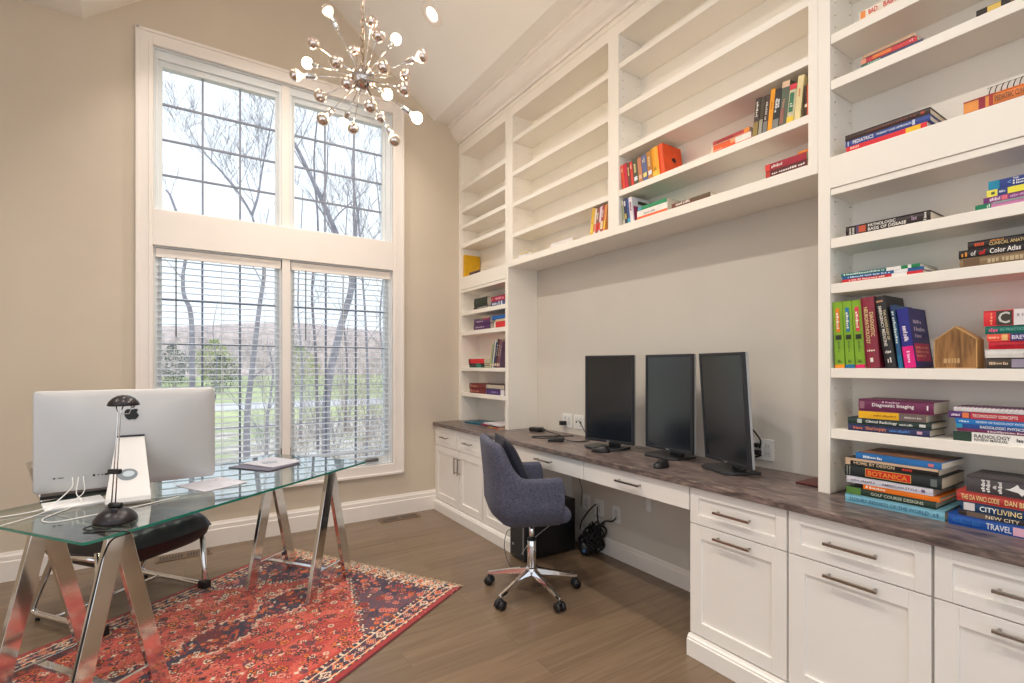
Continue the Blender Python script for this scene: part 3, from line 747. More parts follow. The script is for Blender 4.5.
zt = stack(1.049, 2.172, .15, 'radiology manuals on the lowest shelf', [
    ('white radiology review manual with a dark green end', .590, .320, .032, (236, 234, 230), [('RADIOLOGY', .20, .52, .44, .82, (60, 56, 60)), ('REVIEW MANUAL', .20, .50, .12, .38, (60, 56, 60)), ('~3', .57, .63, .3, .7, (90, 90, 96))], [(0, .175, (36, 62, 50))], {'kind': 'soft'}),
    ('thin maroon book between the white manual and the blue ones', .580, .325, .011, (118, 44, 84), [('~9', .30, .44, .2, .8, (220, 200, 210)), ('Physician Book', .40, .66, .15, .85, (240, 230, 235))], [], {'D': .14}),
    ('blue radiologic physics book, lower of the two blue ones', .582, .320, .014, (34, 76, 150), [('RADIOLOGIC PHYSICS', .23, .62, .2, .85, (236, 236, 236))], [(.0, .06, (40, 150, 190))], {'D': .14}),
    ('bright blue paperback with pale lettering, upper of the two blue ones', .585, .320, .018, (32, 120, 196), [('REVIEW OF RADIOLOGY PHYSICS', .20, .66, .3, .72, (220, 236, 244)), ('~4', .04, .14, .3, .7, (200, 226, 240))], [], {'D': .14, 'kind': 'soft'}),
    ('purple and red book just under the spiral-bound notebook', .603, .320, .022, (92, 54, 120), [('~7', .03, .11, .3, .66, (230, 214, 232)), ('TECHNOLOGY CONCEPTS', .22, .60, .28, .74, (246, 226, 220))], [(.20, 1, (186, 50, 66)), (.13, .19, (226, 120, 70), .1, .9)], {'D': .145}),
])
t = thing('spiral_notebook', 'spiral-bound white notebook on top of the radiology manuals', 'notebook', (2.172, .455, zt + .0005), RF, 'radiology manuals on the lowest shelf')
MB().use(flat((226, 220, 220), .5)).box(-.135, .135, .004, .14, .0005, .0145).build('page_block', t, local=True)
MB().use(flat((120, 70, 110), .5)).box(-.137, .137, .004, .142, .0145, .0155).build('cover', t, local=True)
c = MB().use(M['white_plastic'], True)
for k in range(26):
    x = -.13 + .26 * k / 25
    c.tube([(x + .003 * math.cos(a), .006 + .0085 * math.sin(a), .0085 + .0075 * math.cos(a)) for a in [2 * PI * i / 10 for i in range(10)]], .0011, 5, closed=True)
c.build('spiral_wire', t, local=True)

# --- right bookcase, shelf with the standing books
g5 = 'standing medical books on the middle shelf'
def green(yl, yr, lean, tag_col, end_col, lab):
    stand(lab, g5, yl, yr, 1.290, .262, 2.165, .16, (132, 176, 48), lean, [('~7', .17, .42, .36, .62, (240, 236, 214)), ('~2', .52, .56, .3, .7, (30, 50, 30)), ('~8', .60, .78, .4, .6, (96, 130, 50)), ('~2', .88, .92, .3, .7, (50, 70, 40))], [(.10, .46, tag_col, .3, .7), (.505, .575, (52, 60, 40), .2, .8), (.95, 1, end_col)], 'soft')
green(.953, .9175, 2.4, (236, 130, 40), (236, 150, 40), 'green standing book with an orange title strip, first from the bookcase side')
green(.9145, .8825, 3.0, (40, 120, 170), (36, 110, 160), 'green standing book with a blue title strip, between two like it')
green(.8795, .8465, 3.6, (226, 60, 90), (226, 40, 110), 'green standing book with a pink title strip, against the maroon book')
stand('maroon neuropathology textbook with gold lettering, standing', g5, .843, .7975, 1.290, .268, 2.160, .17, (140, 44, 62), 4.4, [('DIAGNOSTIC', .22, .56, .58, .86, (234, 210, 150)), ('NEUROPATHOLOGY', .14, .66, .20, .48, (234, 210, 150)), ('~4', .74, .77, .2, .8, (230, 214, 200), 'up'), ('~1', .86, .92, .36, .64, (236, 226, 216), 'up')], [])
stand('black emergency radiology textbook, standing between the maroon and the navy book', g5, .780, .7465, 1.290, .268, 2.160, .17, (44, 42, 44), 8, [('THE RADIOLOGY OF', .20, .62, .62, .86, (226, 206, 160)), ('EMERGENCY MEDICINE', .14, .70, .22, .52, (232, 226, 216)), ('~5', .06, .085, .15, .85, (214, 160, 120), 'up'), ('~4', .76, .80, .2, .8, (220, 216, 210), 'up'), ('~2', .86, .93, .3, .7, (226, 222, 216), 'up')], [])
stand('thin navy and teal book standing beside the black textbook', g5, .741, .7275, 1.290, .232, 2.165, .165, (42, 90, 132), 7, [('~13', .10, .62, .2, .8, (206, 224, 216))], [(0, .28, (36, 58, 100)), (.80, 1, (30, 110, 150))], 'soft')
t = stand('blue book with a magenta spine end leaning at the end of the row', g5, .724, .690, 1.290, .216, 2.168, .165, (40, 44, 136), 7, [('~10', .30, .56, .3, .7, (236, 226, 240)), ('~6', .72, .92, .36, .64, (250, 200, 226))], [(.64, 1, (226, 30, 130))], 'soft')
c = MB().use(flat((40, 40, 104), .5)); L, th = .216, .034 * math.cos(R(7)) - .0005        # front cover design
c.add([(-L / 2, .002, th + .0004), (L / 2, .002, th + .0004), (L / 2, .165, th + .0004), (-L / 2, .165, th + .0004)], [(0, 1, 2, 3)])
c.use(flat((186, 36, 92), .5)); c.add([(L * .10, .012, th + .0007), (L * .40, .012, th + .0007), (L * .40, .15, th + .0007), (L * .10, .15, th + .0007)], [(0, 1, 2, 3)])
for (s, a, b, d0, d1) in (('~8', -.30, -.24, .03, .11), ('~9', -.18, -.11, .03, .13), ('~6', -.06, 0, .03, .09), ('~11', .15, .19, .02, .14), ('~11', .22, .26, .02, .14), ('~8', .29, .33, .02, .11)):
    vs, fs, w_, h_ = text_geo(s, .01); c.use(flat((200, 186, 206) if a < 0.1 else (232, 150, 120), .5))
    c.add([(L * (b - v.y / h_ * (b - a)), d0 + v.x / w_ * (d1 - d0), th + .001) for v in vs], fs)
c.build('front_cover_design', t, local=True)

t = thing('wooden_house_block', 'small house-shaped wooden block with carved letters on the middle shelf', 'ornament', (2.20, .587, 1.2905))
pr = [(-.056, 0), (.056, 0), (.056, .098), (0, .143), (-.056, .098)]
w = MB().use(M['blockwood']); w.prism([(.587 + a * .94, 1.2905 + .003 + b * .955) for a, b in pr], 'x', 2.178, 2.25); w.build('body', t)
w = MB().use(flat((206, 160, 100), .5))
for i in range(5):
    a, b = pr[i], pr[(i + 1) % 5]
    n_ = Vector((b[1] - a[1], -(b[0] - a[0]))).normalized() * -.0026
    w.prism([(.587 + a[0], 1.2905 + a[1]), (.587 + b[0], 1.2905 + b[1]), (.587 + b[0] + n_.x, 1.2905 + b[1] + n_.y), (.587 + a[0] + n_.x, 1.2905 + a[1] + n_.y)], 'x', 2.1775, 2.2505)
w.build('rim', t)
w = MB(); put_text(w, '~5', Matrix(((0, 1, 0, 2.177), (-1, 0, 0, .587), (0, 0, 1, 1.2905), (0, 0, 0, 1))), -.03, .02, .018, .034, flat((196, 160, 110), .6)); w.build('carved_letters', t)

stack(1.290, 2.172, .16, 'pile of thick books on the middle shelf', [
    ('dark brown book at the bottom of the middle-shelf pile', .507, .270, .035, (62, 54, 48), [('~11', .03, .22, .36, .62, (206, 180, 150))], [(.25, .37, (150, 140, 160), .12, .88)]),
    ('plain white book second from the bottom of the middle-shelf pile', .510, .265, .027, (222, 218, 214), [('~9', .36, .56, .3, .55, (190, 186, 184))], []),
    ('plain crimson book in the middle of the middle-shelf pile', .502, .275, .026, (196, 16, 44), [('~12', .08, .60, .4, .6, (150, 10, 36))], []),
    ('coral and navy book above the plain crimson one', .506, .260, .023, (236, 92, 72), [('~8', .02, .13, .36, .62, (250, 190, 160)), ('BREVITIES', .24, .50, .2, .78, (232, 224, 244))], [(.145, .20, (240, 190, 120), .1, .9), (.225, 1, (54, 44, 110))]),
    ('teal practice book second from the top of the middle-shelf pile', .510, .265, .026, (10, 108, 98), [('~4', .04, .13, .24, .72, (226, 90, 140)), ('IN PRACTICE', .15, .38, .34, .66, (110, 186, 170))], []),
    ('thick red and white book with a big letter C on top of the middle-shelf pile', .514, .268, .050, (222, 50, 60), [('C', .145, .255, .14, .88, (206, 204, 196)), ('~6', .32, .5, .55, .72, (176, 160, 170)), ('~4', .065, .09, .1, .9, (246, 150, 110), 'up')], [(.125, .275, (64, 56, 50), .04, .94), (.29, 1, (232, 226, 226))]),
])
# --- right bookcase, thin stack shelf
stack(1.625, 2.160, .17, 'atlases on the shelf below the pathology book', [
    ('thin red atlas at the bottom of the three-volume set', .926, .669, .0115, (206, 40, 52), [('~18', .10, .56, .25, .78, (246, 214, 206))], [(.64, .82, (236, 232, 228))], {'kind': 'soft'}),
    ('thin blue atlas in the middle of the three-volume set', .926, .666, .0115, (36, 96, 156), [('~20', .08, .62, .25, .78, (200, 222, 240))], [(.66, .82, (232, 232, 232))], {'kind': 'soft', 'D': .165}),
    ('thin teal green atlas on top of the three-volume set', .930, .677, .0125, (22, 110, 112), [('~22', .04, .58, .25, .78, (214, 236, 226))], [(.60, .78, (238, 234, 230)), (.78, 1, (30, 130, 80)), (.86, .90, (226, 236, 226))], {'kind': 'soft', 'D': .165}),
])
stack(1.625, 2.164, .16, 'anatomy books beside the three-volume set', [
    ('tan patterned book under the two black anatomy books', .572, .320, .030, (142, 118, 86), [('~14', .28, .88, .2, .8, (196, 176, 140))], [(.04, .20, (110, 84, 60), .1, .9)]),
    ('black colour atlas with red letters, middle of the anatomy pile', .574, .315, .027, (32, 26, 28), [('~2', .03, .09, .2, .72, (230, 150, 50)), ('of', .12, .17, .2, .8, (210, 206, 200)), ('of', .20, .26, .2, .8, (226, 40, 40)), ('Color Atlas', .30, .575, .2, .8, (244, 240, 236))], []),
    ('black clinical anatomy book on top of the anatomy pile', .551, .330, .026, (38, 28, 28), [('~7', .25, .40, .62, .84, (206, 140, 70)), ('CLINICAL ANATOMY', .24, .70, .16, .56, (216, 190, 130)), ('~5', .08, .20, .3, .7, (206, 80, 40))], []),
])
# --- right bookcase, pathology shelf
stack(1.805, 2.162, .165, 'books on the pathology shelf', [
    ('thick black pathology book with white title and an orange dot lying alone', .914, .649, .036, (46, 34, 36), [('PATHOLOGIC', .29, .62, .54, .86, (240, 236, 228)), ('BASIS OF DISEASE', .29, .74, .14, .46, (240, 236, 228)), ('~5', .05, .075, .1, .9, (206, 200, 190), 'up'), ('~5', .09, .115, .1, .9, (206, 200, 190), 'up'), ('~3', .80, .86, .25, .75, (150, 130, 150)), ('~6', .93, .96, .1, .9, (220, 216, 210), 'up')], [(.17, .26, (196, 90, 60), .15, .85), (.14, .17, (90, 76, 110))])])
stack(1.805, 2.164, .16, 'bright books on the pathology shelf', [
    ('green and pink thin book at the bottom of the bright pile', .532, .290, .018, (202, 130, 176), [('~2', .12, .15, .2, .85, (220, 236, 226))], [(0, .16, (22, 120, 84)), (.18, 1, (150, 172, 166), .7, 1)], {'kind': 'soft'}),
    ('purple thin book under the yellow one in the bright pile', .512, .285, .018, (150, 72, 140), [('~7', .07, .18, .2, .8, (232, 210, 230)), ('~12', .28, .50, .25, .75, (206, 160, 200))], [(0, .06, (110, 44, 110)), (.19, .25, (230, 110, 130), .1, .9)], {'kind': 'soft'}),
    ('yellow and blue book with a dark oval, second from top of the bright pile', .504, .290, .022, (52, 74, 140), [('~8', .14, .21, .35, .65, (220, 226, 240))], [(0, .12, (238, 226, 90)), (.05, .09, (70, 90, 60), .3, .7), (.23, 1, (240, 230, 70), -.0, .9)], {'kind': 'soft'}),
    ('blue and teal book on top of the bright pile', .500, .280, .028, (44, 64, 140), [('THE', .26, .32, .68, .9, (240, 242, 246)), ('~6', .26, .40, .42, .62, (240, 242, 246)), ('~6', .26, .39, .14, .34, (240, 242, 246)), ('<', .205, .245, .3, .7, (120, 160, 220))], [(0, .12, (20, 136, 172))], {'kind': 'soft'}),
])
# --- right bookcase, wide apron shelf
stack(2.129, 2.160, .17, 'paediatrics books on the apron shelf', [
    ('red paediatrics book with a yellow end, bottom of three', .912, .658, .022, (218, 30, 44), [('~5', .06, .2, .4, .8, (250, 180, 160))], [(.76, .93, (238, 190, 40), .1, .92)], {'kind': 'soft'}),
    ('blue primary care paediatrics book in the middle of three', .914, .649, .023, (56, 76, 150), [('PEDIATRICS', .10, .36, .2, .8, (240, 240, 244)), ('PRIMARY CARE APPROACH', .40, .80, .34, .7, (220, 226, 240))], [(.03, .045, (200, 206, 220), .1, .9), (.81, .84, (200, 206, 230), .1, .9)]),
    ('dark brown textbook on top of the three paediatrics books', .915, .649, .024, (60, 40, 36), [('~16', .28, .86, .3, .66, (110, 56, 46))], [(.90, .94, (180, 70, 50), .3, .7)], {'D': .175}),
])
zt = stack(2.129, 2.160, .17, 'clinics volume and pad on the apron shelf', [
    ('orange clinics volume with dark red bands on the apron shelf', .560, .310, .042, (236, 136, 66), [('PEDIATRIC CLINICS', .31, .62, .28, .74, (120, 80, 56))], [(0, .30, (230, 150, 70)), (.15, .215, (150, 30, 56)), (.25, .29, (176, 50, 44)), (0, 1, (160, 44, 40), 0, .10), (0, .3, (160, 44, 40), .9, 1)])])
t = thing('spiral_pad', 'wire-bound pad lying on the orange clinics volume', 'notebook', (2.166, .39, zt + .0008), RF, 'clinics volume and pad on the apron shelf')
MB().use(flat((232, 224, 216), .6)).box(-.112, .112, .006, .15, .001, .024).build('page_block', t, local=True)
MB().use(flat((70, 96, 84), .5)).box(-.114, .114, .006, .152, .024, .0255).build('cover', t, local=True)
c = MB().use(M['black'], True)
for k in range(16):
    x = -.106 + .212 * k / 15
    c.tube([(x + .004 * math.cos(a), .009 + .0115 * math.sin(a), .0135 + .012 * math.cos(a)) for a in [2 * PI * i / 10 for i in range(10)]], .0014, 5, closed=True)
c.build('spiral_wire', t, local=True)
# --- right bookcase, upper shelves
stack(2.435, 2.160, .17, 'flat books on the second shelf from the top in view', [
    ('thin navy and green paperback at the bottom of the upper-shelf stack', .860, .669, .012, (58, 60, 100), [('~9', .12, .34, .2, .8, (170, 200, 180))], [(0, .30, (40, 96, 80))], {'kind': 'soft'}),
    ('red and orange book in the middle of the upper-shelf stack', .860, .686, .019, (206, 52, 60), [('~2', .88, .94, .3, .72, (240, 190, 200))], [(.22, .56, (232, 120, 50), .2, .9), (0, .10, (226, 150, 120))], {'kind': 'soft'}),
    ('tan thin book on top of the upper-shelf stack', .855, .692, .015, (196, 156, 126), [], [(0, 1, (80, 50, 44), 0, .16)], {'kind': 'soft', 'D': .175}),
])
stack(2.435, 2.160, .17, 'lone books on the upper shelves', [('thin black and gold book alone near the right edge of the upper shelf', .529, .300, .022, (40, 32, 28), [('~10', .36, .92, .25, .75, (200, 160, 70))], [(.12, .26, (226, 190, 90), .1, .9)])])
stack(2.619, 2.160, .17, 'lone books on the upper shelves', [('white picture book with red and orange capitals on the topmost shelf in view', .867, .600, .034, (240, 232, 214), [('BAD:', .12, .24, .2, .78, (214, 60, 50)), ('BABY', .30, .46, .2, .78, (220, 50, 56)), ('BOOK', .54, .72, .2, .78, (220, 120, 50))], [(.02, .08, (236, 140, 50), .1, .9)], {'kind': 'soft'})])

# --- wide bookcase over the desk, right bay
gA = 'paperbacks standing at the left of the right bay'
sp = [((222, 70, 40), .024, .158, 'orange-red paperback standing nearest the dividing upright'), ((206, 30, 60), .024, .160, 'crimson paperback second from the dividing upright'),
      ((112, 70, 50), .020, .156, 'brown paperback beside the crimson one'), ((220, 60, 46), .020, .156, 'scarlet paperback between a brown and a mottled one'),
      ((80, 84, 62), .034, .160, 'mottled dark green and yellow paperback in the left bay row'), ((196, 126, 90), .030, .156, 'peach coloured paperback near the middle of the left bay row'),
      ((92, 104, 150), .036, .160, 'blue grey paperback near the middle of the left bay row'), ((196, 128, 52), .034, .166, 'tan and dark paperback beside the wide yellow book')]
y = 2.108
for i, (c_, w_, h_, lab) in enumerate(sp):
    h_ *= .94; stand(lab, gA, y, y - w_, 2.338, h_, 2.165, .125, c_, 7, [('~2', .12, .30, .25, .7, (236, 220, 190), 'up')] if i % 3 == 0 else [('~5', .2, .6, .3, .7, (230, 210, 150))] if i in (2, 4, 7) else [], [(.70, .86, ((240, 220, 120), (230, 230, 240), (226, 190, 150))[i % 3], .15, .85)] if i in (4, 5, 6, 7) else [], 'soft'); y -= w_ + .0015
stand('wide yellow book standing before the orange one', gA, y, y - .046, 2.338, .166, 2.165, .14, (240, 170, 34), 7, [('R', .70, .80, .3, .6, (120, 90, 30), 'up')], [(.80, 1, (240, 196, 60))], 'hard'); y -= .0475
t = stand('bright orange hardback leaning at the end of the row, front cover showing', gA, y, y - .034, 2.338, .168, 2.163, .155, (236, 84, 26), 7, [], [], 'hard')
c = MB().use(flat((70, 24, 20), .5)); zz = .034 * math.cos(R(7)) - .0001
c.add([(a * .014 - .002, .085 + b * .018, zz + .0004) for a, b in [(math.cos(q) * (1 + .25 * math.sin(3 * q)), math.sin(q)) for q in [2 * PI * i / 14 for i in range(14)]]], [tuple(range(14))])
c.build('cover_emblem', t, local=True)

stack(2.338, 2.164, .15, 'two flat books in the right bay', [
    ('orange and white magazine-style book, lower of the two by the black books', 1.511, 1.304, .034, (240, 96, 40), [('~7', .08, .30, .2, .36, (250, 200, 170))], [(.62, 1, (236, 232, 222), .2, 1), (0, .06, (244, 220, 190)), (.5, .62, (240, 170, 120), .5, 1)], {'kind': 'soft'}),
    ('thin crimson and tan book on the orange and white one', 1.503, 1.312, .024, (186, 60, 62), [('~10', .12, .6, .3, .7, (150, 40, 46))], [(.86, 1, (230, 140, 50)), (0, 1, (232, 150, 120), 0, .2)], {'kind': 'soft'}),
])
gB = 'books standing at the right of the right bay'
sp = [((64, 50, 44), .026, .170, 'dark brown book at the left end of the right bay row', [('~7', .10, .5, .3, .7, (226, 220, 206))], [(.62, 1, (150, 126, 70))]),
      ((70, 62, 48), .022, .166, 'dark mottled book beside the dark brown one', [], [(.6, 1, (160, 156, 140), .1, .9)]),
      ((74, 58, 56), .022, .166, 'dark grey brown novel left of the yellow book', [('~8', .2, .7, .25, .7, (200, 190, 180))], [(.7, 1, (120, 120, 118))]),
      ((238, 160, 30), .022, .180, 'slim golden yellow book in the right bay row', [('~4', .3, .5, .3, .7, (200, 120, 20))], []),
      ((44, 40, 44), .030, .170, 'black book with white lettering right of the yellow one', [('~8', .25, .62, .2, .55, (240, 240, 240)), ('~5', .28, .52, .6, .9, (230, 230, 230))], [(.76, 1, (130, 130, 126))]),
      ((92, 104, 88), .036, .186, 'tall green grey book with a floral spine', [('~6', .40, .6, .3, .6, (200, 150, 130))], [(0, .14, (226, 190, 160)), (.6, .95, (150, 100, 90), .1, .6)]),
      ((214, 206, 170), .032, .160, 'cream book with a green panel and red top', [('~2', .5, .6, .3, .7, (230, 236, 220))], [(0, .14, (216, 50, 70)), (.22, .72, (60, 122, 90), .15, .75), (.84, 1, (236, 200, 60))]),
      ((230, 214, 160), .028, .182, 'pale cream book second from the right upright', [('~5', .3, .5, .4, .6, (200, 110, 70))], [])]
y = 1.300
for (c_, w_, h_, lab, tx, bn) in sp:
    w_ *= .93; stand(lab, gB, y, y - w_, 2.338, h_, 2.165, .13, c_, -6, tx, bn, 'soft'); y -= w_ + .0012
stand('dark book with an orange edge against the right upright of the bay', gB, 1.0695, 1.0525, 2.338, .13, 2.165, .13, (70, 40, 34), 0, [], [(.60, .70, (236, 220, 190)), (0, 1, (230, 96, 40), .6, 1)], 'soft')
# --- right bay, bottom shelf
gC = 'books on the bottom board of the right bay'
sp = [((206, 200, 186), .014, .150, 'thin pale book nearest the dividing upright on the bottom board', [(.2, .8, (120, 140, 90), .2, .8)]), ((44, 50, 84), .022, .154, 'navy paperback with pale marks on the bottom board', [(.1, .3, (210, 210, 220), .2, .8), (.6, .8, (200, 180, 80), .2, .8)]), ((60, 80, 140), .020, .150, 'blue paperback beside the navy one on the bottom board', [(.8, 1, (60, 160, 190))])]
y = 2.100
for (c_, w_, h_, lab, bn) in sp: stand(lab, gC, y, y - w_, 2.129, h_, 2.165, .12, c_, 7, [], bn, 'soft'); y -= w_ + .001
t = stand('white and magenta book leaning at the end of the short bottom row', gC, y, y - .024, 2.129, .150, 2.163, .15, (232, 226, 232), 7, [('~5', .2, .6, .3, .7, (150, 60, 110))], [], 'soft')
c = MB().use(flat((150, 40, 96), .5)); zz = .024 * math.cos(R(7)); c.add([(-.02, .01, zz), (.075, .01, zz), (.075, .145, zz), (-.02, .145, zz)], [(0, 1, 2, 3)])
c.use(flat((70, 70, 60), .5)); c.add([(-.055, .05, zz), (-.035, .05, zz), (-.035, .13, zz), (-.055, .13, zz)], [(0, 1, 2, 3)]); c.build('cover_design', t, local=True)
stack(2.129, 2.164, .15, gC, [
    ('white book with an orange lower stripe under the green one', 1.992, 1.778, .052, (238, 236, 230), [('~10', .24, .62, .5, .66, (150, 156, 160))], [(0, 1, (236, 110, 56), 0, .34)], {'kind': 'soft'}),
    ('green book lying on the white and orange book', 1.985, 1.782, .022, (36, 146, 96), [('~10', .3, .7, .3, .7, (60, 170, 120))], [(0, .12, (90, 160, 190))], {'kind': 'soft'}),
])
flat_book('flat dark red and brown book lying alone on the bottom board', gC, 1.750, 1.517, 2.1293, .028, 2.164, .15, (112, 56, 44), [('~10', .12, .5, .4, .9, (236, 226, 210))], [(.55, 1, (90, 72, 50), .4, 1)], 'soft')
stack(2.129, 2.164, .15, gC, [
    ('dark red book with white title at the bottom of the pair by the right end', 1.236, 1.060, .033, (96, 26, 34), [('~14', .16, .96, .36, .62, (232, 226, 220))], [(0, .12, (190, 50, 40), .2, .9)], {'kind': 'soft'}),
    ('crimson and pale green book on top of the pair by the right end', 1.238, 1.062, .030, (166, 30, 56), [('~7', .16, .44, .25, .7, (240, 214, 206))], [(0, .12, (222, 60, 50))], {'kind': 'soft', 'pages': (186, 214, 170)}),
])
flat_book('small orange booklet on the crimson book by the right end', gC, 1.110, 1.060, 2.1926, .02, 2.19, .10, (236, 140, 40), [], [], 'soft')
# --- left bay, bottom board
gD = 'paperbacks standing at the right of the left bay'
sp = [((226, 180, 60), .030, .166, 'yellow paperback at the left end of the left bay row'), ((240, 226, 212), .016, .158, 'thin pale pink paperback beside the yellow one'), ((150, 86, 70), .026, .156, 'brown and red paperback in the left bay row'),
      ((230, 214, 226), .018, .160, 'pale lilac paperback in the left bay row'), ((176, 72, 76), .022, .164, 'dull red paperback in the left bay row'), ((228, 150, 80), .022, .160, 'orange paperback against the dividing upright')]
y = 2.392
for i, (c_, w_, h_, lab) in enumerate(sp):
    stand(lab, gD, y, y - w_, 2.130, h_, 2.165, .12, c_, -8, [('~5', .2, .5, .3, .7, (240, 230, 210))] if i in (2, 4) else [], [(.6, .9, ((240, 210, 90), (236, 130, 110), (220, 60, 50), (230, 90, 60), (240, 220, 180), (240, 190, 60))[i], .1, .9)], 'soft'); y -= w_ + .001
stack(2.129, 2.163, .16, 'pale papers lying on the left bay bottom board', [
    ('pale folded document lying on the bottom board near the corner bookcase', 3.20, 3.05, .022, (226, 224, 226), [], [], {'kind': 'soft', 'yaw': 4}),
    ('thin cream booklet on the pale folded document', 3.19, 3.06, .014, (222, 202, 150), [], [], {'kind': 'soft', 'yaw': -3}),
])
flat_book('white flat box lying on the bottom board left of the yellow paperback', 'pale papers lying on the left bay bottom board', 2.80, 2.555, 2.1293, .030, 2.163, .15, (228, 222, 220), [], [], 'soft', name='document_box', cat='box')

# --- corner bookcase
stand('yellow binder standing flat against the side of the corner bookcase', 'books in the corner bookcase', 4.136, 4.106, 2.116, .212, 2.172, .162, (222, 170, 20), 0, [], [], 'soft', (214, 170, 40))
flat_book('thin dark book lying in front of the yellow binder', 'books in the corner bookcase', 4.00, 3.80, 2.1163, .028, 2.162, .16, (58, 40, 34), [], [(0, 1, (120, 96, 80), .6, 1)], 'soft')
gE = 'books in the corner bookcase'
stack(1.798, 2.166, .15, gE, [('pale thin book under the dark green one in the corner bookcase', 3.926, 3.679, .018, (56, 56, 58), [], [(.3, 1, (150, 146, 140), .3, .9)]), ('thick dark green book in the corner bookcase', 3.922, 3.69, .078, (38, 50, 42), [('~2', .2, .26, .4, .7, (90, 100, 80))], [])])
stack(1.798, 2.166, .15, gE, [('blue and white striped book under the crimson one in the corner bookcase', 3.625, 3.385, .036, (52, 70, 130), [('~8', .1, .5, .2, .7, (220, 222, 228))], [(.52, .58, (220, 220, 230)), (.68, .76, (220, 226, 236))]), ('crimson book with pink lettering in the corner bookcase', 3.620, 3.385, .044, (168, 32, 60), [('~8', .3, .9, .25, .7, (236, 150, 176))], [(.08, .12, (226, 130, 150), .3, .7)])])
stack(1.615, 2.166, .15, gE, [
    ('purple book at the bottom of the purple pair in the corner bookcase', 3.926, 3.636, .050, (82, 44, 100), [('~9', .14, .66, .34, .58, (206, 184, 214))], []),
    ('purple book, upper one of the purple pair in the corner bookcase', 3.920, 3.640, .046, (88, 48, 100), [('~8', .18, .62, .34, .58, (206, 184, 214))], [(.6, .95, (180, 70, 90), .72, 1), (.4, .55, (120, 140, 60), .8, 1)])])
stack(1.615, 2.166, .15, gE, [
    ('bright red book on the shelf right of the purple pair', 3.570, 3.385, .050, (216, 44, 50), [], [(0, .12, (236, 226, 214))]),
    ('small cream book between the red and the blue one', 3.550, 3.390, .018, (220, 200, 160), [], []),
    ('bright blue book on top of the red one in the corner bookcase', 3.612, 3.385, .034, (22, 96, 176), [('~6', .3, .7, .3, .7, (40, 130, 210))], [])])
stack(1.282, 2.166, .14, gE, [
    ('dark green book at the bottom of the small stack with the red book', 4.005, 3.735, .020, (30, 62, 56), [], [(.5, .8, (40, 130, 110))]),
    ('black and teal book in the small stack with the red book', 4.015, 3.740, .018, (36, 34, 40), [], [(.48, .78, (20, 126, 106))]),
    ('bright red soft book on top of the small green and black stack', 4.02, 3.740, .040, (222, 34, 48), [], [(0, .14, (150, 26, 40))], {'kind': 'soft'})])
sp = [((176, 196, 110), .022, .205, 'lime green slim book at the left of the slanted row'), ((60, 76, 130), .014, .225, 'slim blue book second in the slanted row'), ((222, 220, 206), .018, .236, 'white slim book in the slanted row'), ((44, 62, 104), .022, .215, 'navy book in the middle of the slanted row'),
      ((50, 36, 50), .030, .240, 'tall black book in the slanted row'), ((128, 60, 70), .026, .236, 'maroon book near the end of the slanted row'), ((112, 86, 110), .024, .222, 'mauve book at the right end of the slanted row')]
y = 3.648
for (c_, w_, h_, lab) in sp: stand(lab, 'slanted row of slim books in the corner bookcase', y, y - w_, 1.282, h_, 2.166, .15, c_, -13, [('~6', .2, .6, .3, .7, (200, 190, 180))] if w_ > .02 else [], [(.85, .95, (220, 200, 180), .1, .9)], 'soft'); y -= w_ + .001
stack(1.055, 2.166, .15, gE, [('dark red lettered volume, lower one of the red pair', 4.000, 3.715, .040, (122, 34, 40), [('~10', .12, .62, .3, .62, (206, 130, 110))], [(.08, .11, (220, 190, 170), .2, .8)]), ('dark red lettered volume, upper one of the red pair', 4.010, 3.716, .046, (118, 36, 40), [('~8', .2, .6, .3, .62, (206, 130, 110))], [(.10, .13, (220, 190, 170), .2, .8)])])
stack(1.055, 2.166, .15, gE, [('dark purple volume beside the red pair', 3.705, 3.41, .048, (70, 46, 110), [('~8', .3, .7, .3, .6, (150, 126, 186))], [(.80, 1, (220, 216, 220))]), ('pale thick book with dark cover edges on the purple volume', 3.700, 3.40, .040, (66, 50, 44), [], [(.02, .96, (190, 176, 160), .1, .88)])])
# papers and folders on the counter under the corner bookcase
stack(.787, 2.11, .22, 'folders on the counter in the corner', [
    ('orange and red folder at the bottom of the corner papers', 3.60, 3.40, .010, (206, 96, 40), [], [(0, .5, (226, 190, 90), 0, 1)], {'kind': 'soft', 'yaw': -6}),
    ('magenta folder under the white sheets in the corner', 3.68, 3.42, .012, (150, 36, 80), [], [(.5, 1, (40, 60, 80))], {'kind': 'soft', 'yaw': 5}),
    ('white booklet in the corner papers', 3.66, 3.40, .010, (226, 220, 226), [], [], {'kind': 'soft', 'yaw': -3}),
])
flat_book('flat teal blue folder lying left of the corner papers', 'folders on the counter in the corner', 3.97, 3.70, .7873, .012, 2.12, .21, (20, 92, 116), [], [], 'soft', yaw=10)
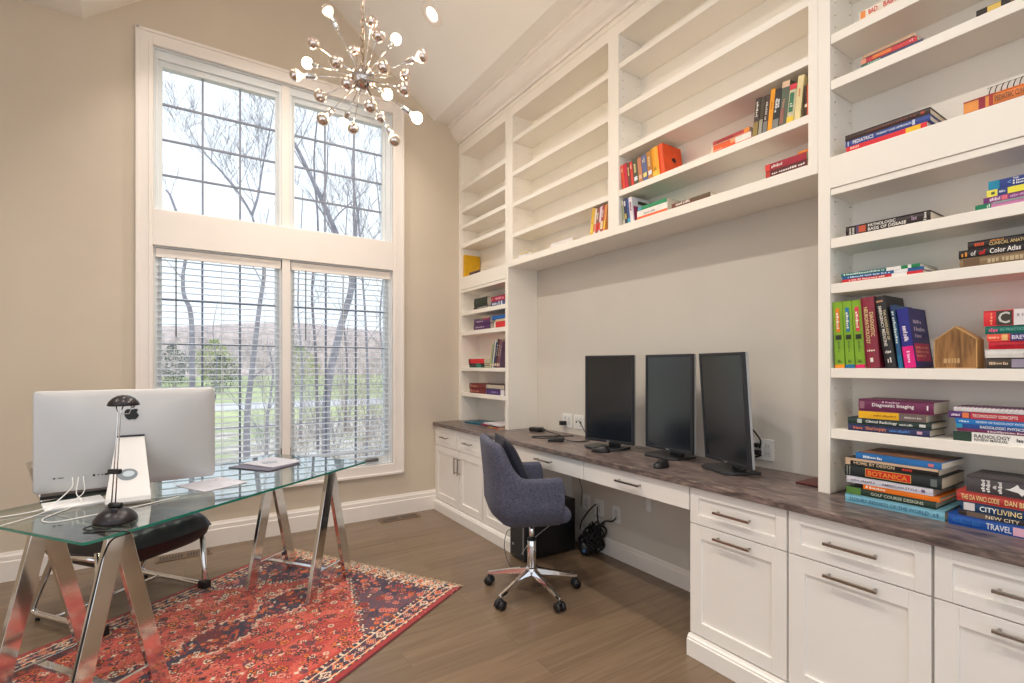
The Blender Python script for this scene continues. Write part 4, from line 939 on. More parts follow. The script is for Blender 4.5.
# ------------------------------------------------------------------ rug: knotted pattern worked out cell by cell in the rug's own frame
def make_rug():
    ang = R(31.4); Lr, Wr = 2.16, 1.43                   # length (along the desk), width
    u = Vector((math.cos(ang), math.sin(ang), 0)); v = Vector((-u.y, u.x, 0))
    near_right = Vector((1.362, 2.606, 0)); c0 = near_right - u * Lr + Vector((0, 0, .0005))
    rot = Matrix((u, v, Vector((0, 0, 1)))).transposed()
    t = thing('persian_rug', 'red patterned oriental rug with dark corners under the glass desk', 'rug', c0 + u * (Lr / 2) + v * (Wr / 2), rot)
    cell = .0068; nu, nv = int(Lr / cell), int(Wr / cell)
    C = dict(sel=(160, 44, 46), red=(184, 62, 54), red2=(206, 86, 72), rose=(218, 120, 102), mar=(112, 40, 44), org=(216, 112, 40), crm=(222, 200, 176), nav=(62, 46, 66), blk=(38, 30, 36), pur=(96, 66, 80), brn=(110, 66, 50), pink=(214, 140, 122))
    rg = random.Random(11)
    grid = [[None] * nv for _ in range(nu)]
    # signed shapes are measured in metres from the rug centre, x along the length
    pole = [(-.86, .0), (-.30, .0), (.42, .0)]            # three linked lozenges down the middle
    def base(x, y):
        ex, ey = Lr / 2 - abs(x), Wr / 2 - abs(y); side = ey <= ex
        k = x if side else y                              # runs along the border
        if side and ey < .034: return 'mar' if ey < .010 else 'sel'
        e2 = min(ex, ey - .022)
        if e2 < .008: return 'crm' if not side or int(k / .014) % 3 else 'blk'
        if e2 < .020: return 'blk' if int(k / .021) % 2 else ('crm', 'org')[int(k / .042) % 2]
        if e2 < .027: return 'crm'
        if e2 < .086:                                     # main band: stepped lozenges
            p = (k / .070) % 1.0 - .5; q = (e2 - .0565) / .030
            d = abs(p) * 2 + abs(q); idx = int(math.floor(k / .070)) % 5
            if d < .26: return ('org', 'crm', 'blk', 'pur', 'red2')[idx]
            if d < .52: return ('pink', 'mar', 'crm', 'org', 'crm')[idx]
            if d < .78: return ('mar', 'crm', 'org', 'red2', 'nav')[idx]
            if d < .95: return 'crm' if idx % 2 or not side else 'pink'
            return ('nav' if side else ('crm' if int(p * 16) % 2 else 'blk')) if abs(q) < .8 else ('org' if p > 0 else 'nav')
        if e2 < .093: return 'crm'
        if e2 < .117: return ('org', 'nav', 'crm', 'nav', 'mar', 'nav')[int(math.floor(k / .017)) % 6]
        if e2 < .124: return 'blk' if int(k / .0136) % 2 else 'crm'
        # corner pieces with a stepped edge
        xx, yy = abs(x), abs(y); s_ = .90 - .86 * yy - xx; st = .040
        z_ = st * .5 * (1 - 2 * abs((yy / st) % 1 - .5)) * 2
        if s_ + z_ < .0: return 'cor'
        if s_ + z_ < .030: return 'crm' if (int(xx / .0136) + int(yy / .0136)) % 2 else 'nav'
        # chain of hexagons joined by narrow necks
        yc = abs(y - .05); hx_ = abs(((x + .09) / .40) % 1 - .5) * .40
        hw = .100 if hx_ < .095 else max(.030, .100 - (hx_ - .095) * .9)
        if abs(x) < .80:
            r_ = yc - hw + .006 * math.sin(x * 140)
            if r_ < 0: return 'pole'
            if r_ < .016: return 'crm' if (int(x / .0136) + int(y / .0136)) % 2 else 'pink'
            if r_ < .040: return 'rose'
        return 'fld'
    for i in range(nu):
        for j in range(nv):
            x, y = (i + .5) * cell - Lr / 2, (j + .5) * cell - Wr / 2
            b = base(x, y)
            if b == 'fld': b = 'red2' if mnoise.noise(Vector((x * 3, y * 9, 0))) > .05 else 'red'
            elif b == 'cor': b = 'pur' if mnoise.noise(Vector((x * 5, y * 5, 3))) > 0 else 'nav'
            elif b == 'pole': b = 'nav' if mnoise.noise(Vector((x * 6, y * 6, 7))) > -.15 else 'mar'
            grid[i][j] = b
    fixed = set()
    def zone(i, j):
        x, y = (i + .5) * cell - Lr / 2, (j + .5) * cell - Wr / 2
        return base(x, y)
    def motif(ci, cj, kind, a, b2):
        pats = {0: ['..a..', '.aba.', 'abbba', '.aba.', '..a..'], 1: ['.a.a.', 'abbba', '.bab.', 'abbba', '.a.a.'], 2: ['.aaa.', 'abbba', 'abaaa', 'abbba', '.aaa.'], 3: ['..a..', '..b..', 'abbba', '..b..', '..a..'],
                4: ['aa.aa', 'ab.ba', '..a..', 'ab.ba', 'aa.aa'], 5: ['.bb.', 'baab', 'baab', '.bb.'], 6: ['a..', 'ba.', '.ba', '..a'], 7: ['..aaa..', '.abbba.', 'abbabba', 'abaaaba', 'abbabba', '.abbba.', '..aaa..']}
        p = pats[kind]
        for q, row in enumerate(p):
            for r_, ch in enumerate(row):
                i, j = ci + q - len(p) // 2, cj + r_ - len(row) // 2
                if ch != '.' and 0 <= i < nu and 0 <= j < nv: grid[i][j] = a if ch == 'a' else b2
    for n in range(3300):
        i, j = rg.randrange(8, nu - 8), rg.randrange(8, nv - 8); z = zone(i, j)
        if z == 'fld' or z == 'rose': motif(i, j, rg.choice((0, 0, 1, 2, 3, 3, 4, 5, 5, 6, 6, 7)), *rg.choice((('mar', 'red2'), ('blk', 'mar'), ('mar', 'rose'), ('blk', 'red2'), ('org', 'mar'), ('crm', 'mar'), ('pur', 'mar'), ('rose', 'red'), ('mar', 'brn'), ('blk', 'org'), ('rose', 'crm'), ('red', 'pink'), ('mar', 'org'))))
        elif z == 'cor' and n % 5 < 3: motif(i, j, rg.choice((0, 1, 3, 5, 7, 6)), *rg.choice((('red2', 'org'), ('org', 'mar'), ('pink', 'red'), ('crm', 'mar'), ('red', 'blk'), ('rose', 'pur'), ('mar', 'pur'), ('brn', 'pur'))))
        elif z == 'pole': motif(i, j, rg.choice((0, 3, 6, 5)), *rg.choice((('org', 'red2'), ('red', 'mar'), ('crm', 'pink'), ('red2', 'org'), ('mar', 'red'), ('pur', 'mar'))))
    spk = dict(fld=('mar', 'rose', 'org', 'red'), rose=('red', 'pink', 'red2'), cor=('mar', 'pur', 'brn', 'red'), pole=('mar', 'pur', 'red'))
    for n in range(nu * nv // 16):       # single odd knots
        i, j = rg.randrange(nu), rg.randrange(nv); z = zone(i, j)
        grid[i][j] = rg.choice(spk[z]) if z in spk else rg.choice((grid[i][j], 'mar', 'brn', 'pink'))
    # pile surface: one quad grid carrying the knot colours
    vs = []; fs = []; th = .007
    for i in range(nu + 1):
        for j in range(nv + 1):
            x, y = i * cell - nu * cell / 2, j * cell - nv * cell / 2
            ed = min(i, nu - i, j, nv - j)
            vs.append((x, y, th + .0012 * mnoise.noise(Vector((x * 3, y * 3, 1))) - (.004 if ed == 0 else 0)))
    for i in range(nu):
        for j in range(nv):
            a = i * (nv + 1) + j; fs.append((a, a + nv + 1, a + nv + 2, a + 1))
    o = len(vs); hx, hy = nu * cell / 2, nv * cell / 2
    vs += [(-hx, -hy, 0), (hx, -hy, 0), (hx, hy, 0), (-hx, hy, 0)]
    me = bpy.data.meshes.new('pile'); me.from_pydata(vs, [], fs + [(o + 3, o + 2, o + 1, o)]); me.update()
    at = me.color_attributes.new('knots', 'FLOAT_COLOR', 'CORNER')
    lin = {k: srgb(*c) for k, c in C.items()}
    buf = []
    for i in range(nu):
        for j in range(nv):
            c = lin[grid[i][j]]; k = 1 + rg.uniform(-.13, .13); buf += [c[0] * k, c[1] * k, c[2] * k, 1] * 4
    buf += [.2, .05, .05, 1] * 4
    at.data.foreach_set('color', buf)
    m, tr, b = _nodes('knotted_wool'); an = tr.nodes.new('ShaderNodeAttribute'); an.attribute_name = 'knots'
    tc = tr.nodes.new('ShaderNodeTexCoord'); nz = tr.nodes.new('ShaderNodeTexNoise'); nz.inputs['Scale'].default_value = 300
    bp_ = tr.nodes.new('ShaderNodeBump'); bp_.inputs['Strength'].default_value = .4; bp_.inputs['Distance'].default_value = .002
    tr.links.new(tc.outputs['Object'], nz.inputs['Vector']); tr.links.new(nz.outputs['Fac'], bp_.inputs['Height']); tr.links.new(bp_.outputs['Normal'], b.inputs['Normal'])
    tr.links.new(an.outputs['Color'], b.inputs['Base Color']); b.inputs['Roughness'].default_value = .95; b.inputs['Sheen Weight'].default_value = .2
    me.materials.append(m); ob = bpy.data.objects.new('pile', me); COL.objects.link(ob); ob.parent = t; MW[ob.name] = MW[t.name].copy()
    f = MB().use(flat((216, 190, 160), .9)); T = MW[t.name]
    for s in (-1, 1):
        k = 0
        y = -hy + .006
        while y < hy - .004:
            l_ = rg.uniform(.018, .034); d = rg.uniform(-.006, .006)
            f.add([T @ Vector(p) for p in [(s * hx, y - .0022, .005), (s * hx, y + .0022, .005), (s * (hx + l_), y + d + .001, .0012), (s * (hx + l_), y + d - .001, .0012), (s * hx, y - .0022, .001), (s * hx, y + .0022, .001)]], [(0, 1, 2, 3), (4, 5, 2, 3)]); y += .0085
    f.build('fringe', t)
make_rug()
RUGZ = .0085

# ------------------------------------------------------------------ glass desk: top and two trestles
P0 = Vector((-.273, 2.112, 0)); E1 = Vector((.8049, .5934, 0)); E2 = Vector((-.5934, .8049, 0)); UZ = Vector((0, 0, 1))
def dp(a, b, z): return P0 + E1 * a + E2 * b + UZ * z
GT, LD, WD = .725, 1.481, .73
g = MB(); ch = .012
pl = [(ch, 0), (LD - ch, 0), (LD, ch), (LD, WD - ch), (LD - ch, WD), (ch, WD), (0, WD - ch), (0, ch)]
vs = [dp(a, b, z) for z in (GT - .010, GT) for a, b in pl]
g.use(M['deskglass']).add(vs, [tuple(range(8))[::-1], tuple(range(8, 16))])
g.use(M['deskedge']).add(vs, [(i, (i + 1) % 8, 8 + (i + 1) % 8, 8 + i) for i in range(8)])
tag(recenter(g.build('glass_desk_top')), 'large clear glass desk top with green edges on two chrome trestles', 'desk')
def trestle(a0, label):
    t = thing('desk_trestle', label, 'trestle', dp(a0, .34, RUGZ), group='polished steel trestles under the glass top')
    ztop = GT - .0112
    for b in (.122, .557):
        for s in (-1, 1):
            MB().use(M['steel']).bar(dp(a0 + s * .010, b + s * .013, ztop), dp(a0 + s * .1715, b + s * .013, RUGZ), .060, .024, E1).build('leg', t, bevel=.002)
        k = .85
        MB().use(M['steel']).bar(dp(a0 - .145, b + .030, .115), dp(a0 + .145, b + .030, .115), .012, .026, E2).build('crossbar', t, bevel=.0015)
    MB().use(M['steel']).bar(dp(a0, .158, .115), dp(a0, .580, .115), .03, .014, E1).build('stretcher', t, bevel=.0015)
    MB().use(M['steel']).bar(dp(a0, .10, ztop - .008), dp(a0, .58, ztop - .008), .024, .014, E1).build('top_rail', t, bevel=.0015)
    return t
trestle(.176, 'shiny steel trestle under the computer end of the glass desk')
trestle(1.304, 'shiny steel trestle under the magazine end of the glass desk')

# ------------------------------------------------------------------ black leather sled chair behind the desk
def leather_chair():
    A = Vector((.099, 3.40, 0)); B = Vector((-.331, 3.07, 0)); f = Vector((.607, -.795, 0)); s_ = (A - B).normalized(); mid = (A + B) / 2
    t = thing('leather_chair', 'black padded leather chair with a chrome tube frame behind the glass desk', 'chair', mid - f * .26)
    r = .015; zf = .030
    for nm, p in (('right', A), ('left', B)):
        rear = p - f * .55
        pts = [p - f * .01 + UZ * .40 - f * .02, p + UZ * .06, p - f * .02 + UZ * zf, rear + UZ * zf, rear + f * .20 + UZ * .36, rear + f * .10 + UZ * .62, rear - f * .005 + UZ * .80]
        MB().use(M['chrome'], True).tube(arc(pts, .07, 7), r, 10).build('side_frame', t)
        MB().use(M['chrome'], True).tube([p - f * .03 + UZ * .365, rear + f * .19 + UZ * .345], r * .9, 8).build('seat_rail', t)
        MB().use(M['black']).rbox(-.022, .022, -.03, .03, 0, .045, .008, 2, Matrix.Translation(p - f * .005 + UZ * RUGZ) @ Matrix((f.cross(UZ), f, UZ)).transposed().to_4x4()).build('foot_pad', t)
        MB().use(M['black'], True).tube([rear + f * .06 + UZ * .001, rear + f * .06 + UZ * .02], .010, 8).build('glide', t)
    MB().use(M['chrome'], True).tube([A - f * .37 + UZ * zf, B - f * .37 + UZ * zf], .010, 8).build('crossbar', t)
    MB().use(M['chrome'], True).tube([A - f * .36 + UZ * .352, B - f * .36 + UZ * .352], .010, 8).build('crossbar', t)
    # puffed seat with gathered creases
    c = mid - f * .235 + UZ * .378
    def cushion(name, cc, ax, ay, az, hx, hy, hz, wr):
        mb = MB().use(M['leather'], True); n = 26; o = 0; rows = []
        for side in (1, -1):
            for i in range(n + 1):
                for j in range(n + 1):
                    x = -1 + 2 * i / n; y = -1 + 2 * j / n
                    e = max(0, 1 - abs(x) ** 5) ** .42 * max(0, 1 - abs(y) ** 5) ** .42
                    rr = 1 - .06 * (abs(x * y)) ** 2
                    w_ = wr * (math.sin(x * 24 + 3 * mnoise.noise(Vector((x * 2, y * 2, 5)))) * max(0, abs(y) - .45) + .6 * mnoise.noise(Vector((x * 4, y * 4, 2)))) if side > 0 else 0
                    mb.v.append(cc + ax * (x * hx * rr) + ay * (y * hy * rr) + az * (side * (hz * e + w_ * e)))
        N = (n + 1) ** 2
        for sd in (0, 1):
            for i in range(n):
                for j in range(n):
                    a = sd * N + i * (n + 1) + j
                    q = (a, a + n + 1, a + n + 2, a + 1); mb.face(q if sd == 0 else q[::-1])
        return mb.build(name, t)
    cushion('seat', c + s_ * .012, s_, f, UZ, .285, .295, .100, .015)
    bt = (UZ * .95 - f * .30).normalized()
    cushion('backrest', mid - f * .52 + UZ * .695, s_, bt, s_.cross(bt) * -1, .20, .105, .035, .004)
leather_chair()

# ------------------------------------------------------------------ desktop computer seen from behind
def computer():
    yaw = R(2.0); t = thing('desktop_computer', 'large silver all-in-one desktop computer seen from behind on the glass desk', 'computer', (-.197, 2.70, GT), Matrix.Rotation(yaw, 3, 'Z'))
    # local frame: x right, y away from the viewer; panel front face at y = .135
    W, H, z0, yp = .65, .43, .038, .132
    def rr(w, h, r, n=6):
        out = []
        for (cx, cz, a0) in ((w / 2 - r, h / 2 - r, 0), (-w / 2 + r, h / 2 - r, 90), (-w / 2 + r, -h / 2 + r, 180), (w / 2 - r, -h / 2 + r, 270)):
            for i in range(n + 1):
                a = R(a0 + 90 * i / n); out.append((cx + r * math.cos(a), cz + r * math.sin(a)))
        return out
    mb = MB().use(M['alu'], True); lo = []
    for (k, y) in ((1, yp), (1, yp - .006), (.985, yp - .0085), (.86, yp - .016), (.68, yp - .026), (.45, yp - .034), (.2, yp - .037)):
        lp = rr(W * k, H * k, {1: .018, .985: .018, .86: .05, .68: .085, .45: .085, .2: .04}[k]); lo.append(len(mb.v))
        mb.v += [Vector((x, y, z0 + H / 2 + z)) for x, z in lp]; n = len(lp)
    mb.face([lo[0] + i for i in range(n)])
    for a, b in zip(lo[:-1], lo[1:]):
        for i in range(n): mb.face((a + i, b + i, b + (i + 1) % n, a + (i + 1) % n))
    mb.face([lo[-1] + i for i in range(n)][::-1]); mb.build('display_housing', t, local=True)
    sc = MB().use(M['screen']); sc.box(-W / 2 + .012, W / 2 - .012, yp + .0003, yp + .0016, z0 + .09, z0 + H - .012); sc.build('screen', t, local=True)
    # stand: plate bent up at the back
    pr = [(.115, .0006), (-.100, .0006), (-.112, .004), (-.1145, .014), (-.106, .030), (.088, .262), (.098, .262), (.098, .247), (-.092, .024), (-.090, .013), (-.082, .009), (.115, .007)]
    st = MB().use(M['alu'], False)
    n = len(pr)
    for s in (-1, 1):
        for (y, z) in pr:
            w_ = .0760 - (.0270 * max(0, min(1, (z - .03) / .23)))
            st.v.append(Vector((s * w_ - .001, y, z)))
    st.face(tuple(range(n))); st.face(tuple(range(2 * n - 1, n - 1, -1)))
    for i in range(n): st.face((i, n + i, n + (i + 1) % n, (i + 1) % n))
    st.build('stand', t, local=True, bevel=.002)
    # surround where the neck meets the housing
    fr = MB().use(M['darkgrey']); fr.box(-.053, .049, .083, .1, .259, .266); fr.build('neck_slot', t, local=True)
    # oval cable opening in the neck
    sl = Vector((0, .194, .232)).normalized(); nn = Vector((0, -.232, .194)).normalized()
    c = Vector((-.006, -.106, .030)) + sl * .108 + nn * .001
    ov = MB().use(flat((112, 122, 132), .4)); ov.add([c + Vector((1, 0, 0)) * .034 * math.cos(a) + sl * .028 * math.sin(a) for a in [2 * PI * i / 28 for i in range(28)]], [tuple(range(28))])
    ov.use(flat((176, 190, 200), .35)); c2 = c + nn * .0006 + sl * .003
    ov.add([c2 + Vector((1, 0, 0)) * (.020 * math.cos(a) + .003) + sl * .014 * math.sin(a) for a in [2 * PI * i / 24 for i in range(24)]], [tuple(range(24))]); ov.build('cable_opening', t, local=True)
    # black emblem: apple outline with a bite and a leaf
    def yb(x, z):      # back surface height of the housing near its middle
        return yp - .0378
    half = [(0, .027), (.010, .031), (.020, .031), (.029, .023), (.0325, .010), (.031, -.006), (.025, -.021), (.016, -.031), (.008, -.032), (0, -.029)]
    rgt = []
    for (x, z) in half:
        rgt.append((x, z))
    rgt = [(0, .027), (.010, .031), (.019, .031), (.0265, .0265)] + [(.0345 + .0135 * math.cos(R(a)), .011 + .0135 * math.sin(R(a))) for a in (125, 150, 180, 210, 238)] + [(.0305, -.008), (.025, -.021), (.016, -.031), (.008, -.032), (0, -.029)]
    lft = [(-x, z) for x, z in half[1:-1]][::-1]
    lg = MB().use(M['black']); zc = z0 + .312 + .008; es = .84; pts = rgt + lft
    lg.add([(x * es + .003, yb(x, z), zc + z * es * .9) for x, z in pts], [tuple(range(len(pts)))])
    leaf = [(.000, .035), (.002, .043), (.008, .050), (.014, .052), (.013, .044), (.007, .037)]
    lg.add([(x * es + .003, yb(x, z), zc + z * es * .9) for x, z in leaf], [tuple(range(len(leaf)))]); lg.build('emblem', t, local=True)
    # row of ports at the lower left, white plugs in three of them
    pt = MB().use(M['black'])
    for (x, w_, h_) in ((-.257, .006, .006), (-.236, .018, .003), (-.128, .008, .009), (-.113, .005, .005), (-.100, .005, .005), (-.085, .014, .008)):
        yy = yp - .0195 if x < -.2 else yp - .0262
        pt.box(x - w_ / 2, x + w_ / 2, yy - .0014, yy, z0 + .062 - h_ / 2, z0 + .062 + h_ / 2)
    pt.build('port', t, local=True)
    b_ = MB().use(flat((150, 150, 150), .4)); b_.box(.262, .272, yp - .0145, yp - .012, z0 + .045, z0 + .048); b_.build('mark', t, local=True)
    return t
PC_T = MW[computer().name]
def cable(name, pts, r, m, label, cat='cable', n=8, group=None):
    o = MB().use(m, True).tube(smooth_path(pts, n), r, 6).build(name)
    return tag(recenter(o), label, cat, group)
def loc(x, y, z): return PC_T @ Vector((x, y, z))
cw = 'white cables at the back of the computer'
cable('power_cable', [loc(-.197, .097, .100), loc(-.20, .06, .06), loc(-.27, -.04, .012), (-.62, 2.60, .7295), (-.70, 2.42, .7295), (-.74, 2.30, .70), (-.76, 2.22, .50), (-.77, 2.22, .2), (-.78, 2.24, .02)], .0022, M['white_plastic'], 'white cable from the computer, left one, running off the left desk edge', group=cw)
cable('usb_cable', [loc(-.178, .097, .100), loc(-.180, .05, .04), (-.36, 2.70, .7325), (-.44, 2.52, .729), (-.40, 2.44, .7285), (-.30, 2.47, .7285), (-.155, 2.530, .729), (-.02, 2.62, .7285)], .002, M['white_plastic'], 'white cable from the computer looped on the glass near the lamp', group=cw)
cable('data_cable', [loc(-.162, .097, .100), loc(-.165, .05, .03), (-.47, 2.57, .733), (-.60, 2.40, .7285), (-.625, 2.33, .68), (-.64, 2.30, .4), (-.65, 2.30, .02)], .002, M['white_plastic'], 'white cable from the computer, lowest one, drooping over the left desk edge', group=cw)

# papers, pads and notebooks on the desk
def sheet_pile(name, label, cat, cx, cy, wx, wy, th, yaw, m, group=None, z=GT, edge=None, curl=0.0):
    t = MB().use(m); n = 8; T = Matrix.Translation((cx, cy, z + .0004)) @ Matrix.Rotation(R(yaw), 4, 'Z')
    vs = []; fs = []
    for k in (0, 1):
        for i in range(n + 1):
            for j in range(n + 1):
                x, y = -wx / 2 + wx * i / n, -wy / 2 + wy * j / n
                lift = curl * max(0, (i / n - .6)) ** 2 * 4
                vs.append((x, y, k * th + lift))
    N = (n + 1) ** 2
    for i in range(n):
        for j in range(n):
            a = i * (n + 1) + j; fs.append((N + a, N + a + n + 1, N + a + n + 2, N + a + 1)); fs.append((a, a + 1, a + n + 2, a + n + 1))
    for i in range(n):
        for (a, b) in ((i, i + 1), ((n) * 1 + i * 0, 0)):
            pass
        a, b = i * (n + 1), (i + 1) * (n + 1); fs.append((a, b, b + N, a + N)); a, b = a + n, b + n; fs.append((a, a + N, b + N, b))
        a, b = i, i + 1; fs.append((a, a + N, b + N, b)); a, b = a + n * (n + 1), b + n * (n + 1); fs.append((a, b, b + N, a + N))
    t.add(vs, fs, T)
    return tag(recenter(t.build(name)), label, cat, group)
sheet_pile('paper_stack', 'white papers under the cables at the left of the computer stand', 'paper', -.385, 2.735, .19, .15, .006, 14, M['paper'])
sheet_pile('notebook', 'black notebook on the glass just behind the left side of the computer', 'notebook', -.405, 2.955, .24, .13, .014, 8, M['black'])
sheet_pile('paper_sheet', 'pale grey sheet lying on the glass just right of the computer', 'paper', .112, 2.815, .21, .235, .0015, 28, flat((196, 196, 206), .6), curl=.004)
sheet_pile('magazine', 'dark magazine under the white one on the right part of the glass desk', 'magazine', .385, 3.165, .23, .29, .005, 38, flat((92, 84, 100), .4), 'magazines on the glass desk')
m_ = sheet_pile('magazine', 'white open magazine on the dark one on the right part of the glass desk', 'magazine', .425, 3.205, .19, .26, .004, 30, flat((196, 196, 206), .4), 'magazines on the glass desk', z=GT + .0055, curl=.01)
pic = MB().use(flat((150, 156, 170), .4)); pic.box(-.05, .03, -.03, .04, .0046, .0049); 
po = pic.build('printed_picture', m_, local=True)

# ------------------------------------------------------------------ desk lamp
def desk_lamp():
    c = Vector((-.213, 2.338, GT)); t = thing('desk_lamp', 'small dark desk lamp with domed base and thin twin rods before the computer', 'lamp', c)
    MB().use(M['lampgrey'], True).lathe([(.064, .0005), (.0675, .004), (.0675, .009), (.063, .020), (.052, .034), (.037, .045), (.020, .052), (.002, .054)], c, 36).build('base', t)
    rt_ = Vector((.836, -.549, 0))
    MB().use(M['black'], True).tube([c - rt_ * .020 + UZ * .060, c + rt_ * .020 + UZ * .060], .011, 14).build('hinge', t)
    MB().use(M['black']).rbox(-.010, .010, -.010, .010, .012, .056, .004, 2, Matrix.Translation(c - Vector((0, .030, 0))) ).build('switch', t)
    hd = c + rt_ * .030 + Vector((0, -.005, 0))
    for s in (-1, 1):
        a = c + rt_ * (s * .007 - .008) + UZ * .062; b = hd + rt_ * (s * .0045 - .016) + UZ * .395; e = hd + rt_ * (s * .016 - .014) + UZ * .436
        MB().use(M['chrome'], True).tube([a, a * .5 + b * .5, b, e], .0022, 8).build('rod', t)
    MB().use(M['chrome'], True).tube([hd + rt_ * -.016 + UZ * .398, hd + rt_ * .022 + UZ * .398, hd + rt_ * .030 + UZ * .43], .0015, 6).build('guard_wire', t)
    MB().use(M['black']).rbox(-.022, .022, -.008, .008, -.009, .009, .003, 2, Matrix.Translation(c * .55 + hd * .45 + rt_ * -.016 + UZ * (.185 - .0)) @ Matrix((rt_, Vector((.549, .836, 0)), UZ)).transposed().to_4x4()).build('rod_clip', t)
    zz = .428
    MB().use(M['lampgrey'], True).lathe([(.004, zz + .006), (.042, zz + .004), (.0475, zz), (.049, zz + .004), (.045, zz + .014), (.034, zz + .027), (.019, zz + .036), (.003, zz + .039)], hd, 32).build('lamp_shade', t)
    a0 = .176; L = lambda k: dp(a0 - .010 - .1615 * k - .032, .122 - .018, GT - .02 - (GT - .03) * k)
    pts = [c + Vector((-.055, -.045, .010)), c + Vector((-.075, -.085, .006)), dp(.132, -.012, GT - .004), dp(.118, .05, GT - .03), L(.10) - E2 * .005, L(.3), L(.5), L(.7), L(.88), L(.97)]
    MB().use(M['black'], True).tube(smooth_path(pts, 6), .0032, 6).build('power_cord', t)
    q = L(.80) - E2 * .008
    MB().use(flat((226, 160, 140), .6)).bar(q - E1 * .022 + UZ * .018, q + E1 * .030 - UZ * .014, .002, .034, E2).build('pink_plate', t)  # small flat pink-beige piece beside the cord, low on the leg
desk_lamp()

# casement crank lying on the sill of the lower right window
w4 = bpy.data.objects['window_4']
MB().use(flat((98, 98, 102), .4), True).tube([(1.262, YB - .004, .493), (1.285, YB - .006, .499), (1.375, YB - .006, .499), (1.382, YB - .006, .499)], [.010, .0165, .0165, .012], 10).build('crank_handle', w4)

